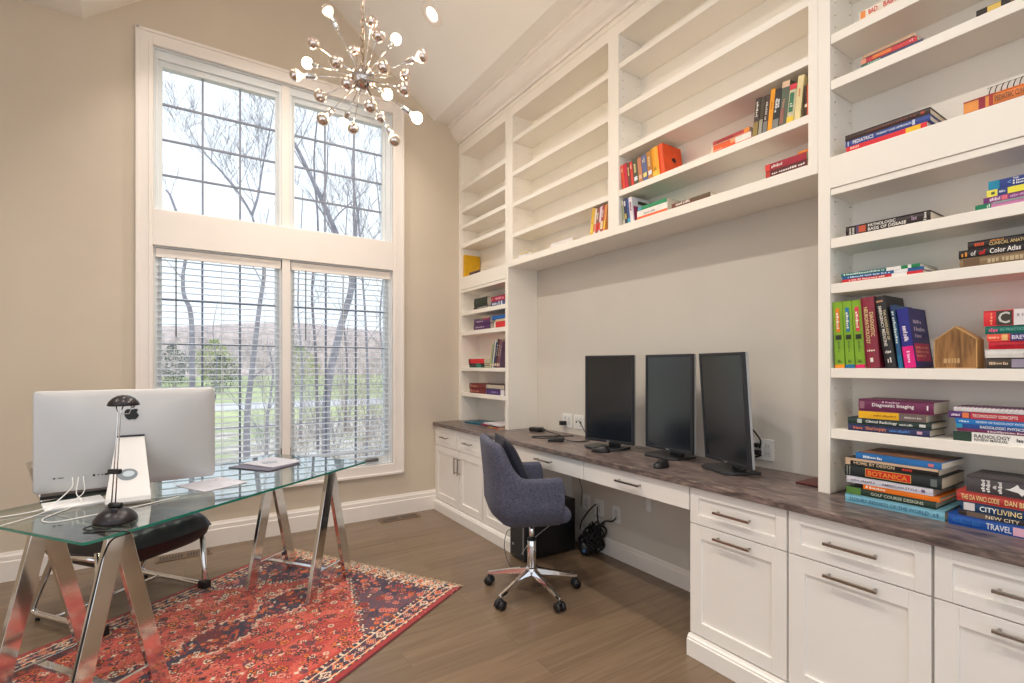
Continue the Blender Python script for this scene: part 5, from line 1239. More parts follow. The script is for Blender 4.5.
# ------------------------------------------------------------------ office chair
def office_chair():
    c = Vector((1.665, 2.33, 0)); yaw = R(-22)
    t = thing('office_chair', 'slate blue upholstered tub office chair on a chrome five-star base at the desk', 'chair', c, Matrix.Rotation(yaw, 3, 'Z'))
    # local frame: x forward, y left
    def plan(u, o):
        """outline of the tub: u -1..1 from right arm tip round the back to the left arm tip; o = inset"""
        hw, xb, xf = .258 - o, -.272 + o, .122
        a = abs(u); s = 1 if u > 0 else -1
        k = .50
        if a < k:
            th = (a / k) * PI / 2; e = .52
            return Vector((-.02 + (xb + .02) * math.cos(th) ** e, s * hw * math.sin(th) ** e, 0))
        q = (a - k) / (1 - k); return Vector((-.02 + (xf + .02) * q, s * hw * (1 - .02 * q), 0))
    def top(u):
        a = abs(u)
        q = max(0, min(1, (a - .24) / .24)); q = q * q * (3 - 2 * q)
        h = .905 - .018 * (a / .24) ** 2 if a < .24 else .887
        z = h * (1 - q) + .703 * q
        if a > .93: z -= .045 * ((a - .93) / .07) ** 2
        return z
    nu, zb = 72, .432
    sh = MB().use(M['seat'], True); rings = []
    for i in range(nu + 1):
        u = -1 + 2 * i / nu; zt = top(u); ring = []
        th = .050
        for k in range(9):          # outer face from under the seat to the rim
            q = k / 8; z = zb + (zt - th * .5 - zb) * q
            ins = .070 * (1 - min(1, (z - zb) / .12)) ** 2.2 + .012 * (1 - q)
            rec = .018 * max(0, (z - .65) / .25) if abs(u) < .5 else 0
            p = plan(u, ins); ring.append(Vector((p.x - rec, p.y, z)))
        for k in range(1, 6):       # rounded rim
            a = PI * k / 6; p = plan(u, th / 2 * (1 - math.cos(a))); rec = .018 * max(0, (zt - .65) / .25) if abs(u) < .5 else 0
            ring.append(Vector((p.x - rec, p.y, zt - th * .5 + th * .5 * math.sin(a))))
        for k in range(6):          # inner face down to the seat
            q = 1 - k / 5; z = .46 + (zt - th * .5 - .46) * q; p = plan(u, th + .012 * (1 - q)); rec = .018 * max(0, (z - .65) / .25) if abs(u) < .5 else 0
            ring.append(Vector((p.x - rec, p.y, z)))
        if i in (0, nu):            # close the arm tips with a soft edge
            cen = sum(ring, Vector()) / len(ring); ring = [cen + (p - cen) * .90 for p in ring]; 
        rings.append(ring)
    n = len(rings[0])
    for rg_ in rings: sh.v += rg_
    for i in range(nu):
        for k in range(n - 1): sh.face((i * n + k, (i + 1) * n + k, (i + 1) * n + k + 1, i * n + k + 1))
    sh.face([k for k in range(n)]); sh.face([nu * n + k for k in range(n)][::-1])
    sh.face([i * n for i in range(nu + 1)][::-1]); sh.build('tub_shell', t, local=True)
    MB().use(M['seat'], True).rbox(-.205, .185, -.203, .203, .437, .525, .045, 4).build('seat_cushion', t, local=True)
    MB().use(M['black']).rbox(-.11, .11, -.09, .09, .400, .431, .008, 2).build('seat_plate', t, local=True)
    MB().use(M['chrome'], True).tube([(0, 0, .28), (0, 0, .405)], .0145, 18).build('gas_lift', t, local=True)
    MB().use(M['chrome'], True).lathe([(.022, .125), (.0255, .13), (.0255, .300), (.022, .306), (.016, .306)], (0, 0, 0), 20).build('column_sleeve', t, local=True)
    MB().use(M['black'], True).lathe([(.0265, .300), (.0265, .310), (.018, .313)], (0, 0, 0), 20).build('collar', t, local=True)
    MB().use(M['chrome'], True).lathe([(.020, .098), (.034, .102), (.036, .120), (.034, .142), (.026, .150)], (0, 0, 0), 20).build('hub', t, local=True)
    for k in range(5):
        a = R(124 + 72 * k) - yaw; d = Vector((math.cos(a), math.sin(a), 0)); sd = Vector((-d.y, d.x, 0))
        lg = MB().use(M['chrome'], False); vs = []
        for (r_, w_, z0, z1) in ((.025, .019, .106, .142), (.15, .0155, .086, .112), (.258, .012, .064, .082), (.276, .010, .064, .078)):
            vs += [d * r_ + sd * w_ + UZ * z0, d * r_ - sd * w_ + UZ * z0, d * r_ - sd * w_ * .7 + UZ * z1, d * r_ + sd * w_ * .7 + UZ * z1]
        fs = [(3, 2, 1, 0), (12, 13, 14, 15)]
        for s in range(3):
            for j in range(4): fs.append((s * 4 + j, s * 4 + (j + 1) % 4, s * 4 + 4 + (j + 1) % 4, s * 4 + 4 + j))
        lg.add(vs, fs); o = lg.build('leg', t, local=True, bevel=.003)
        p = d * .268; wl = MB().use(M['black'], True)
        for s in (-1, 1):
            wl.tube([p + sd * (s * .006) + UZ * .0255, p + sd * (s * .024) + UZ * .0255], .025, 18)
        wl.tube([p + UZ * .03, p + UZ * .066], .006, 8); wl.box(p.x - .012, p.x + .012, p.y - .012, p.y + .012, .040, .052)
        wl.build('caster', t, local=True)
    return t
oc = office_chair()
T = MW[oc.name]
def pillow():
    cc = T @ Vector((-.112, -.02, .735)); ax = (T.to_3x3() @ Vector((0, 1, 0))).normalized(); up = (T.to_3x3() @ Vector((-.42, 0, .90))).normalized(); nz = ax.cross(up)
    t = MB().use(M['pillow'], True); n = 18
    for s in (1, -1):
        for i in range(n + 1):
            for j in range(n + 1):
                x = -1 + 2 * i / n; y = -1 + 2 * j / n; e = (max(0, 1 - x ** 4) * max(0, 1 - y ** 4)) ** .6
                k = 1 - .07 * (1 - abs(x * y)) * max(abs(x), abs(y)) ** 4
                t.v.append(cc + ax * (x * .175 * k) + up * (y * .185 * k) + nz * (s * .045 * e))
    N = (n + 1) ** 2
    for sd in (0, 1):
        for i in range(n):
            for j in range(n):
                a = sd * N + i * (n + 1) + j; q = (a, a + n + 1, a + n + 2, a + 1); t.face(q if sd == 0 else q[::-1])
    o = t.build('pillow'); return tag(recenter(o), 'dark navy throw pillow propped in the blue office chair', 'pillow')
pillow()

# ------------------------------------------------------------------ three monitors, mice, phone, plugs on the counter
CT = .787
def monitor(x, y, yawdeg, tilt, base, label):
    """panel centre x, y; yaw of the panel's width direction"""
    a = R(yawdeg); ax = Vector((math.cos(a), math.sin(a), 0)); nb = Vector((-ax.y, ax.x, 0))        # nb: away from the viewer
    up = (UZ * math.cos(tilt) + nb * math.sin(tilt)).normalized(); bk = ax.cross(up) * -1
    if bk.dot(nb) < 0: bk = -bk
    t = thing('monitor', label, 'monitor', (base.x, base.y, CT), group='three black monitors turned upright on the counter')
    W, H = .345, .530; o = Vector((x, y, .832))
    T4 = Matrix((ax, bk, up)).transposed().to_4x4(); T4.translation = o
    def bx(mb, x0, x1, y0, y1, z0, z1): mb.box(x0, x1, y0, y1, z0, z1, T4)
    b = MB().use(M['bezel']); e = .014
    bx(b, -W / 2, -W / 2 + e, 0, .016, 0, H); bx(b, W / 2 - e, W / 2, 0, .016, 0, H); bx(b, -W / 2 + e, W / 2 - e, 0, .016, 0, .017); bx(b, -W / 2 + e, W / 2 - e, 0, .016, H - e, H); b.build('bezel', t, bevel=.0015)
    s = MB().use(M['screen']); bx(s, -W / 2 + e, W / 2 - e, .003, .014, .017, H - e); s.build('screen', t)
    h = MB().use(M['silver']); bx(h, -W / 2 + .001, W / 2 - .001, .0162, .030, .001, H - .001); h.build('rear_rim', t, bevel=.002)
    k = MB().use(M['black']); bx(k, -W / 2 + .05, W / 2 - .05, .0302, .052, .10, H - .08); k.build('rear_housing', t, bevel=.006)
    bs = Vector((base.x, base.y, CT))
    n = MB().use(M['darkgrey']); col = o + bk * .072; n.bar(Vector((col.x, col.y, CT + .012)), Vector((col.x, col.y, CT + .30)), .075, .03, ax); n.build('stand_column', t, bevel=.004)
    j = MB().use(M['black']); j.bar(o + bk * .050 + up * .27, o + bk * .062 + up * .27, .09, .09, ax); j.build('tilt_hinge', t)
    # angular foot, its front edge cut at the corners
    f = MB().use(M['darkgrey']); d = col - bk * .02 - ax * .05; d.z = 0
    pl_ = [(-.125, -.055), (-.085, -.095), (.085, -.095), (.125, -.055), (.125, .085), (-.125, .085)]
    w2 = [d + ax * p + bk.normalized() * q for p, q in pl_]; f.prism([(q.x, q.y) for q in w2], 'z', CT + .0005, CT + .013); f.build('stand_foot', t, bevel=.003)
    c = MB().use(M['bezel']); bx(c, -.028, .028, -.0008, 0, .005, .012); c.use(M['silver']); bx(c, -.012, .012, -.0012, -.0006, .0065, .0105); c.build('badge', t)
    return t
monitor(2.151, 2.211, -77.9, .0, Vector((2.22, 2.22, 0)), 'black upright monitor at the left, nearest the corner bookcase')
monitor(2.219, 1.821, -95.1, .0, Vector((2.29, 1.81, 0)), 'black upright monitor in the middle of the three on the counter')
monitor(2.164, 1.432, -112, -.070, Vector((2.23, 1.40, 0)), 'black upright monitor at the right with a silver side, tipped slightly forward')

def mouse(x, y, yaw, label, wheel=True):
    t = thing('computer_mouse', label, 'computer mouse', (x, y, CT), Matrix.Rotation(R(yaw), 3, 'Z'), 'black mice on the counter')
    b = MB().use(M['black'], True); n, m_ = 20, 8
    for i in range(m_ + 1):
        q = i / m_; a = q * PI / 2
        for j in range(n):
            th = 2 * PI * j / n; r_ = math.cos(a) ** .6 if q < 1 else .001
            b.v.append(Vector((.056 * r_ * math.cos(th), .031 * r_ * math.sin(th) * (1 - .12 * math.cos(th)), .0006 + .036 * math.sin(a) * (1 - .18 * math.cos(th)))))
    for i in range(m_):
        for j in range(n): b.face((i * n + j, i * n + (j + 1) % n, (i + 1) * n + (j + 1) % n, (i + 1) * n + j))
    b.face(list(range(n))[::-1]); b.build('shell', t, local=True)
    w_ = MB().use(M['darkgrey'], True).tube([(.030, -.004, .030), (.030, .004, .030)], .007, 12); w_.build('scroll_wheel', t, local=True)
    if not wheel: MB().use(M['silver']).box(-.02, .03, -.0325, -.030, .008, .018).build('side_panel', t, local=True)
    return t
mouse(2.065, 2.185, 130, 'black mouse in front of the left upright monitor')
mouse(2.010, 1.690, 190, 'black and grey mouse in front of the middle and right monitors', False)

def handset():
    t = thing('desk_device', 'small black device with a tilted top beside the cable loop', 'device', (2.105, 2.665, CT), Matrix.Rotation(R(-42), 3, 'Z'))
    b = MB().use(M['black']); b.prism([(-.055, .0005), (.055, .0005), (.055, .030), (-.048, .016)], 'y', -.032, .032); b.build('body', t, local=True, bevel=.005)
    k = MB().use(M['darkgrey'])
    T_ = Matrix.Rotation(-math.atan2(.014, .103), 4, 'Y')
    for i in range(3):
        for j in range(3): k.box(-.03 + i * .018, -.018 + i * .018, -.022 + j * .016, -.011 + j * .016, .0215, .0245, T_)
    k.build('keypad', t, local=True); return t
handset()
t = thing('power_adapter', 'small black adapter brick on the counter beside the corner bookcase', 'adapter', (2.30, 3.155, CT), Matrix.Rotation(R(20), 3, 'Z'))
MB().use(M['black']).rbox(-.034, .034, -.05, .05, .0005, .030, .006, 2).build('brick', t, local=True)
MB().use(M['black']).rbox(-.018, .018, -.075, -.051, .006, .022, .004, 2).build('plug', t, local=True)
cable('cable', [(2.30, 3.03, .800), (2.33, 2.98, .7905), (2.30, 2.86, .7905), (2.20, 2.86, .7905), (2.10, 2.92, .7905), (2.07, 2.86, .7905), (2.14, 2.79, .7905), (2.27, 2.82, .7905), (2.36, 2.78, .7905)], .0035, M['darkgrey'], 'dark cable looped on the counter between the adapter and the small device')
cable('cable', [(2.140, 2.618, .801), (2.19, 2.56, .7905), (2.27, 2.54, .7905), (2.36, 2.60, .7905), (2.40, 2.68, .80), (2.414, 2.74, .85), (2.424, 2.80, .897)], .003, M['darkgrey'], 'dark cord from the small device up to the wall outlet')
for (pts, lab) in (([(2.415, 1.41, .885), (2.412, 1.405, .925), (2.418, 1.44, .965), (2.42, 1.47, .99), (2.40, 1.485, 1.05)], 'thin black cable rising behind the right monitor from the outlet'),
                   ([(2.412, 1.40, .852), (2.405, 1.43, .838), (2.40, 1.465, .825), (2.37, 1.50, .80), (2.33, 1.56, .791)], 'black cable from the outlet down to the counter behind the right monitor'),
                   ([(2.36, 2.06, .84), (2.37, 2.00, .86), (2.38, 1.95, .855), (2.37, 1.90, .84)], 'black cable strung between the left and middle monitors')):
    cable('cable', pts, .0042, M['black'], lab)
flat_book('dark red thin notebook on the counter behind the tall right bookcase side', 'counter notebooks', 1.135, 1.02, .7873, .008, 2.22, .16, (96, 40, 36), [], [(0, 1, (46, 20, 20), 0, .5)], 'soft', name='notebook', cat='notebook')

# outlets
def outlet(y, z, w_, h_, gangs, label, plug=False, kind='outlet'):
    t = thing('wall_outlet', label, 'outlet', (XR, y, z - h_ / 2), group='white wall outlets behind the desk')
    p = MB().use(M['white_plastic']); p.box(XR - .0065, XR - .0005, y - w_ / 2, y + w_ / 2, z - h_ / 2, z + h_ / 2); p.build('plate', t, bevel=.002)
    for g_ in range(gangs):
        yy = y + (g_ - (gangs - 1) / 2) * .046
        s = MB().use(flat((222, 222, 220), .4)); s.box(XR - .0085, XR - .0066, yy - .017, yy + .017, z - .034, z + .034)
        s.use(M['darkgrey'])
        if kind == 'outlet':
            for dz in (-.018, .018):
                for dy in (-.006, .006): s.box(XR - .0088, XR - .0086, yy + dy - .001, yy + dy + .001, z + dz - .004, z + dz + .005)
        else: s.box(XR - .0088, XR - .0086, yy - .008, yy + .008, z - .006, z + .006)
        s.build('socket', t)
    return t
outlet(2.942, .882, .112, .104, 2, 'white outlet plate above the counter with a black plug, nearer the corner')
outlet(2.808, .882, .112, .104, 2, 'white data plate above the counter, left of the left monitor', kind='data')
outlet(1.405, .878, .112, .106, 2, 'white outlet plate with plugs right of the right monitor')
outlet(2.725, .310, .07, .112, 1, 'white outlet plate under the desk, farthest back by the computer tower')
outlet(2.595, .300, .09, .112, 1, 'white outlet plate under the desk, middle one, with a black plug')
outlet(2.425, .295, .075, .112, 1, 'white outlet plate under the desk, nearest one, with a cord in it')
outlet(2.595, .175, .07, .10, 1, 'lower white wall plate under the desk, close to the baseboard', kind='data')
for (y, z, s, lab) in ((2.965, .862, .040, 'black plug adapter in the outlet above the counter near the corner'), (1.425, .862, .030, 'black plug in the outlet right of the right monitor, lower one'), (1.432, .898, .026, 'black plug in the outlet right of the right monitor, upper one')):
    k = MB().use(M['black']).rbox(XR - .0092 - s, XR - .0092, y - s * .55, y + s * .55, z - s * .4, z + s * .4, .004, 2); tag(recenter(k.build('plug')), lab, 'plug')

# ------------------------------------------------------------------ computer tower and tangle of cables under the desk
def tower(y0, y1, x0, x1, h, label):
    t = thing('computer_tower', label, 'computer', ((x0 + x1) / 2, (y0 + y1) / 2, 0), group='black computer towers under the desk')
    MB().use(M['black']).box(x0 + .02, x1, y0, y1, .012, h).build('case', t, bevel=.004)
    f = MB().use(M['darkgrey']); f.box(x0, x0 + .0195, y0 + .001, y1 - .001, .012, h - .001); f.build('front_panel', t, bevel=.004)
    g_ = MB().use(M['silver']); g_.box(x0 - .001, x0 + .001, y0 + .012, y0 + .020, .05, h - .03); g_.build('front_strip', t)
    s = MB().use(flat((150, 160, 176), .4)); s.box(x0 - .0014, x0, y1 - .045, y1 - .03, .085, .10); s.build('sticker', t)
    b = MB().use(M['darkgrey'], True); b.tube([((x0 + x1) / 2 - .06, y0 - .0015, h - .09), ((x0 + x1) / 2 - .06, y0, h - .09)], .022, 20); b.build('side_vent', t)
    k = MB().use(M['black'])
    for (a, c) in ((x0 + .05, y0 + .03), (x1 - .05, y0 + .03), (x0 + .05, y1 - .03), (x1 - .05, y1 - .03)): k.box(a - .015, a + .015, c - .01, c + .01, .0005, .0118)
    k.build('foot', t); return t
tower(2.690, 2.865, 1.865, 2.300, .365, 'black computer tower standing under the desk behind the office chair')
rg = random.Random(5)
def coil(cx, cy, label, r0=.07, n=6, m=M['black'], z=.0):
    t = MB().use(m, True)
    for k in range(n):
        pts = []; a0 = rg.uniform(0, 6); rr = r0 * rg.uniform(.60, 1.15); tl = Vector((rg.uniform(-1, 1), rg.uniform(-1, 1), rg.uniform(.2, 1))).normalized(); q = Vector((0, 0, 1)).rotation_difference(tl)
        for i in range(22):
            a = a0 + 2 * PI * i / 22; p = q @ Vector((rr * math.cos(a), rr * .8 * math.sin(a), 0)); pts.append(Vector((cx + .03 * math.sin(k * 2.1), cy + .03 * math.cos(k * 1.7), z + .05 + (k % 7) * .012)) + p)
        t.tube(pts, .0055, 6, closed=True)
    lo = min(p.z for p in t.v); t.v = [p + UZ * (.001 - lo) for p in t.v]
    return tag(recenter(t.build('cable_coil')), label, 'cable')
coil(2.36, 2.565, 'heap of coiled black cables on the floor beside the computer tower', .085, 22)
b_ = MB().use(M['black'], True); b_.sphere((2.30, 2.575, .055), .055, 16, 10, (1, .8, 1)); b_.use(flat((46, 90, 140), .3), True); b_.sphere((2.262, 2.553, .045), .014, 10, 6)
tag(recenter(b_.build('speaker_ball')), 'small round black device with a blue spot in front of the coiled cables', 'device')
for (pts, lab, r_, m) in (([(2.434, 2.62, .32), (2.42, 2.64, .30), (2.40, 2.67, .26), (2.34, 2.67, .20), (2.30, 2.64, .16)], 'black cord from the middle outlet down behind the tower', .0055, M['black']),
                   ([(2.432, 2.605, .31), (2.425, 2.600, .25), (2.42, 2.585, .18), (2.40, 2.57, .13)], 'black cord hanging from the middle outlet to the coil', .005, M['black']),
                   ([(2.432, 2.425, .272), (2.42, 2.45, .245), (2.41, 2.50, .235), (2.41, 2.55, .20), (2.40, 2.58, .14)], 'black cord from the nearest outlet curving to the coil', .005, M['black']),
                   ([(2.30, 2.672, .635), (2.31, 2.68, .55), (2.36, 2.70, .45), (2.38, 2.71, .40), (2.36, 2.70, .30)], 'thin black cord hanging from the desk drawer to the tower', .003, M['black']),
                   ([(2.18, 2.683, .30), (2.12, 2.68, .24), (2.02, 2.678, .20), (1.90, 2.675, .14), (1.82, 2.66, .08)], 'grey cord across the side of the computer tower', .003, M['silver']),
                   ([(1.858, 2.80, .20), (1.80, 2.80, .19), (1.74, 2.74, .12), (1.73, 2.66, .03), (1.76, 2.56, .004), (1.80, 2.44, .004), (1.74, 2.36, .004)], 'thin black cord on the floor in front of the computer tower', .0025, M['black'])):
    cable('cable', pts, r_, m, lab)

# ------------------------------------------------------------------ chandelier
def chandelier():
    c = Vector((.680, 2.280, 2.612)); t = thing('chandelier', 'chrome starburst chandelier with mirrored balls and glowing bulbs hung in the vault', 'chandelier', c)
    fw = Vector((.5489, .8359, 0)); rt_ = Vector((.8359, -.5489, 0)); S = 2.279
    MB().use(mat('hub_mirror', (.60, .54, .50), .05, 1.0, var=0), True).sphere(c, .054, 24, 16).build('hub', t)
    # chain to the ridge
    k = 0; z = c.z + .05
    lk = MB().use(M['chain'], True)
    while z < ZPK - .06:
        a = k % 2 * PI / 2; d = Vector((math.cos(a), math.sin(a), 0)); p = c.copy(); p.z = z + .016
        lk.tube([p + d * (.0085 * math.cos(q)) + UZ * (.019 * math.sin(q)) for q in [2 * PI * i / 12 for i in range(12)]], .0022, 5, closed=True); z += .031; k += 1
    lk.build('chain', t)
    MB().use(flat((150, 138, 124), .6), True).tube(smooth_path([c + UZ * .05 + rt_ * .006, c + UZ * .5 + rt_ * .008, c + UZ * 1.1 - rt_ * .004, c + UZ * 1.84], 6), .0018, 5).build('power_cord', t)
    MB().use(M['chrome'], True).lathe([(.012, ZPK - .085), (.055, ZPK - .075), (.062, ZPK - .06), (.062, ZPK - .02)], (c.x, c.y, 0), 24).build('canopy', t)
    hub = (362.3, 79.3)
    def vec(u, v, front):
        return (rt_ * ((u - hub[0]) / 498.5 * S) + UZ * ((hub[1] - v) / 498.5 * S), front)
    bulbs = [(327.4, 11, -.1, 'm'), (307, 63.8, .6, 'g'), (295.5, 76, -.4, 'm'), (395.7, 40, .7, 'g'), (421.5, 57.4, -.3, 'm'), (322.7, 120, -.5, 'm'), (343, 124, .6, 'g'), (387, 95, .8, 'g'), (394, 141, -.5, 'm'), (416.8, 118.6, .5, 'g')]
    balls = [(313.4, 44, .5), (336, 63, -.8), (354.5, 51.5, .8), (371, 22.3, .4), (378, 36.5, -.6), (382.8, 68, -.9), (405, 76, .7), (320, 97, -.6), (352.6, 129, .5), (347, 84, -.95), (403.6, 89.7, -.6), (370, 107, -.8), (380.6, 118, .6)]
    def shift(p_im, d):
        """offset from the hub of the point seen at image offset p_im, d further away"""
        view = (c + p_im) - Vector((0, 0, 1.30)); return p_im + view * (d / S)
    for (u, v, fr, kind) in bulbs:
        p = rt_ * ((u - hub[0]) / 498.5 * S) + UZ * ((hub[1] - v) / 498.5 * S); rho = p.length; Rm = .335
        d = (math.sqrt(Rm * Rm - rho * rho) if rho < Rm else .05) * (1 if fr > 0 else -1); d = max(-.24, min(.24, d))
        q = shift(p, d); dr = q.normalized(); L = q.length
        MB().use(M['chrome'], True).tube([c + dr * .04, c + dr * (L - .085)], .0028, 8).build('arm', t)
        so = MB().use(M['chrome'], True).tube([c + dr * (L - .088), c + dr * (L - .082), c + dr * (L - .040), c + dr * (L - .036)], [.006, .0115, .0125, .010], 12).build('socket', t)
        rotm = dr.to_track_quat('Z', 'Y').to_matrix().to_4x4(); rotm.translation = c + q
        gl = MB().use(M['bulb'] if kind == 'g' else M['bulbdim'], True); r_ = .0255
        cut = .0 if kind == 'm' else .45
        angs = [R(-78), R(-60), R(-40), R(-20), 0] + ([R(20), R(40), R(58), R(72), R(84), R(89.6)] if kind == 'g' else [R(6)])
        prof = [(.0085, -.036), (.009, -.031)] + [(r_ * math.cos(a), r_ * math.sin(a)) for a in angs[1:]]
        gl.lathe(prof, (0, 0, 0), 18, rotm); bo = gl.build('bulb', t)
        if kind == 'g': continue
        a0 = angs[-1]; mp = MB().use(M['mirror'], True); mp.lathe([((r_ + .0003) * math.cos(a0 + (PI / 2 - a0) * i / 7) + 1e-5, (r_ + .0003) * math.sin(a0 + (PI / 2 - a0) * i / 7)) for i in range(8)], (0, 0, 0), 18, rotm); mp.build('mirrored_tip', bo)
    for (u, v, fr) in balls:
        p = rt_ * ((u - hub[0]) / 498.5 * S) + UZ * ((hub[1] - v) / 498.5 * S); rho = p.length; Rm = .27
        d = (math.sqrt(Rm * Rm - rho * rho) if rho < Rm else .06) * (1 if fr > 0 else -1)
        q = shift(p, d); dr = q.normalized()
        MB().use(M['chrome'], True).tube([c + dr * .04, c + q - dr * .022], .0022, 6).build('arm', t)
        MB().use(M['mirror'], True).sphere(c + q, .0265, 20, 14).build('mirror_ball', t)
chandelier()
# ------------------------------------------------------------------ outside the window: ground, road, lawn, trees
GZ = -0.62
def ground_mat():
    m, t, b = _nodes('leaf_litter_and_lawn')
    tc = t.nodes.new('ShaderNodeTexCoord'); n = t.nodes.new('ShaderNodeTexNoise'); n.inputs['Scale'].default_value = 2.6; n.inputs['Detail'].default_value = 9; n.inputs['Roughness'].default_value = .75
    t.links.new(tc.outputs['Object'], n.inputs['Vector'])
    c = t.nodes.new('ShaderNodeValToRGB'); e = c.color_ramp.elements
    e[0].position = .34; e[0].color = srgb(150, 142, 126) + (1,); e[1].position = .66; e[1].color = srgb(250, 246, 244) + (1,)
    x = e.new(.46); x.color = srgb(196, 186, 170) + (1,); x = e.new(.56); x.color = srgb(228, 220, 212) + (1,)
    t.links.new(n.outputs['Fac'], c.inputs['Fac'])
    n2 = t.nodes.new('ShaderNodeTexNoise'); n2.inputs['Scale'].default_value = .55; n2.inputs['Detail'].default_value = 4
    t.links.new(tc.outputs['Object'], n2.inputs['Vector'])
    r = t.nodes.new('ShaderNodeValToRGB'); r.color_ramp.elements[0].position = .52; r.color_ramp.elements[1].position = .62
    t.links.new(n2.outputs['Fac'], r.inputs['Fac'])
    mx = t.nodes.new('ShaderNodeMix'); mx.data_type = 'RGBA'; mx.inputs['B'].default_value = srgb(190, 198, 156) + (1,)
    t.links.new(r.outputs['Color'], mx.inputs['Factor']); t.links.new(c.outputs['Color'], mx.inputs['A']); t.links.new(mx.outputs['Result'], b.inputs['Base Color'])
    b.inputs['Roughness'].default_value = .95; return m
def strip(name, y0, y1, z0, z1, m):
    t = MB().use(m); n = 30
    for i in range(n + 1):
        x = -60 + 120 * i / n
        for (y, z) in ((y0, z0), (y1, z1)):
            t.v.append(Vector((x, y + .25 * mnoise.noise(Vector((x * .2, y, 0))) - .0 * x, z)))
    for i in range(n): t.face((2 * i, 2 * i + 2, 2 * i + 3, 2 * i + 1))
    return struct(t.build(name))
strip('ground_outside', YB + .3, 19, GZ, GZ, ground_mat())
strip('lawn', 18.6, 24.5, GZ + .003, GZ + .02, mat('lawn_green', srgb(198, 204, 154), .95, var=.2, scale=1.2))
strip('road', 24.2, 29, GZ + .012, GZ + .02, mat('pale_asphalt', srgb(222, 220, 222), .9, var=.05, scale=1))
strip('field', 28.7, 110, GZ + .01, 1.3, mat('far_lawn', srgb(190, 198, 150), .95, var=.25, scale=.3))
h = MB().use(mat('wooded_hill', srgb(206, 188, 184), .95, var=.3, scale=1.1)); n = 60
for i in range(n + 1):
    x = -90 + 200 * i / n
    for k, (y, f_) in enumerate(((60, 0), (66, .8), (74, 1.0), (100, 1.0))):
        hh = (7.0 + 1.6 * mnoise.noise(Vector((x * .05, 1, 0))) + 1.0 * mnoise.noise(Vector((x * .3, 4, k))) + max(0, (x - 10)) * .06)
        h.v.append(Vector((x, y, -.8 + f_ * hh)))
for i in range(n):
    for k in range(3): h.face((i * 4 + k, i * 4 + 4 + k, i * 4 + 5 + k, i * 4 + 1 + k))
struct(h.build('hill'))

def branch(mb, rg, p, d, L, r, depth, spread=.55, up=.12, sides=5, kids=(3, 5)):
    n = 5 if depth > 1 else 4; pts = [p.copy()]; rs = [r]; q = p.copy(); dd = d.copy()
    for i in range(n):
        dd = (dd + Vector((rg.uniform(-.16, .16), rg.uniform(-.16, .16), rg.uniform(-.08, .16) + up * .4))).normalized()
        q = q + dd * (L / n); pts.append(q.copy()); rs.append(r * (1 - .62 * (i + 1) / n))
    mb.tube(pts, rs, sides if depth > 1 else 3, caps=False)
    if depth <= 0: return
    for _ in range(rg.randint(*kids)):
        k = rg.uniform(.25, 1.0) * n; i = min(n - 1, int(k)); b = pts[i].lerp(pts[i + 1], k - i)
        ax = Vector((rg.uniform(-1, 1), rg.uniform(-1, 1), rg.uniform(-.5, .8))).normalized()
        nd = (dd + ax * spread * 1.5).normalized(); nd.z += up; nd.normalize()
        branch(mb, rg, b, nd, L * rg.uniform(.45, .72), max(.0030, rs[i] * .50), depth - 1, spread, up, sides, kids)
def tree(label, path, r0, seed, limbs, depth=3, m=None, group='bare trees outside the window', kids=(3, 5), limb_len=1.6, start=.3, forks=()):
    """trunk along a path, limbs: how many; every tree is one trunk-and-branches body"""
    t = MB().use(m or M['bark'], True)
    for (path, r0, seed, limbs, depth, limb_len, start, kids) in [(path, r0, seed, limbs, depth, limb_len, start, kids)] + list(forks):
        rg = random.Random(seed); P = smooth_path(path, 5); N = len(P)
        rs = [r0 * (1 - .72 * i / (N - 1)) for i in range(N)]; t.tube(P, rs, 8)
        for k in range(limbs):
            q = start + (1 - start) * (k + rg.random()) / limbs; i = min(N - 2, int(q * (N - 1))); d = (P[i + 1] - P[i]).normalized()
            ax = Vector((rg.uniform(-1, 1), rg.uniform(-1, 1) * .8, rg.uniform(0, .6))).normalized()
            branch(t, rg, P[i], (d * .7 + ax).normalized(), limb_len * rg.uniform(.6, 1.15) * (1.2 - .5 * q), rs[i] * .34, depth - 1, kids=kids)
    o = t.build('bare_tree'); o = recenter(o); return tag(o, label, 'tree', group)
def at(u, v, y):
    """a point out in the garden, y metres off, on the line of sight through a window position"""
    a = (u - 512) / F_PX; d = Vector((.5489 + .8359 * a, .8359 - .5489 * a, (365.6 - v) / F_PX)); return Vector((0, 0, 1.3)) + d * (y / d.y)
def base(u, y): p = at(u, 365, y); p.z = GZ - .05; return p
# the leaning trunk of the right window and its neighbours
tree('tall leaning bare tree crossing the right upper and lower windows', [base(326, 8.6), at(327, 395, 8.6), at(340, 330, 8.6), at(352, 280, 8.6), at(338, 238, 8.7), at(322, 200, 8.7), at(303, 160, 8.8), at(288, 128, 8.8), at(278, 80, 8.9)], .070, 3, 11, 3, limb_len=1.5, start=.35, kids=(5, 7))
tree('slim bare tree right of the leaning one, seen in the right window', [base(366, 9.5), at(368, 400, 9.5), at(366, 330, 9.5), at(362, 270, 9.5), at(358, 215, 9.5), at(352, 170, 9.6), at(356, 120, 9.6)], .030, 8, 9, 3, limb_len=1.2, start=.3, kids=(5, 7))
tree('upright dark bare tree behind the leaning one', [base(318, 12), at(316, 360, 12), at(312, 290, 12), at(318, 230, 12), at(314, 160, 12), at(320, 90, 12), at(316, 60, 12)], .036, 14, 7, 3, M['barkdark'], limb_len=1.5, start=.35, kids=(5, 7))
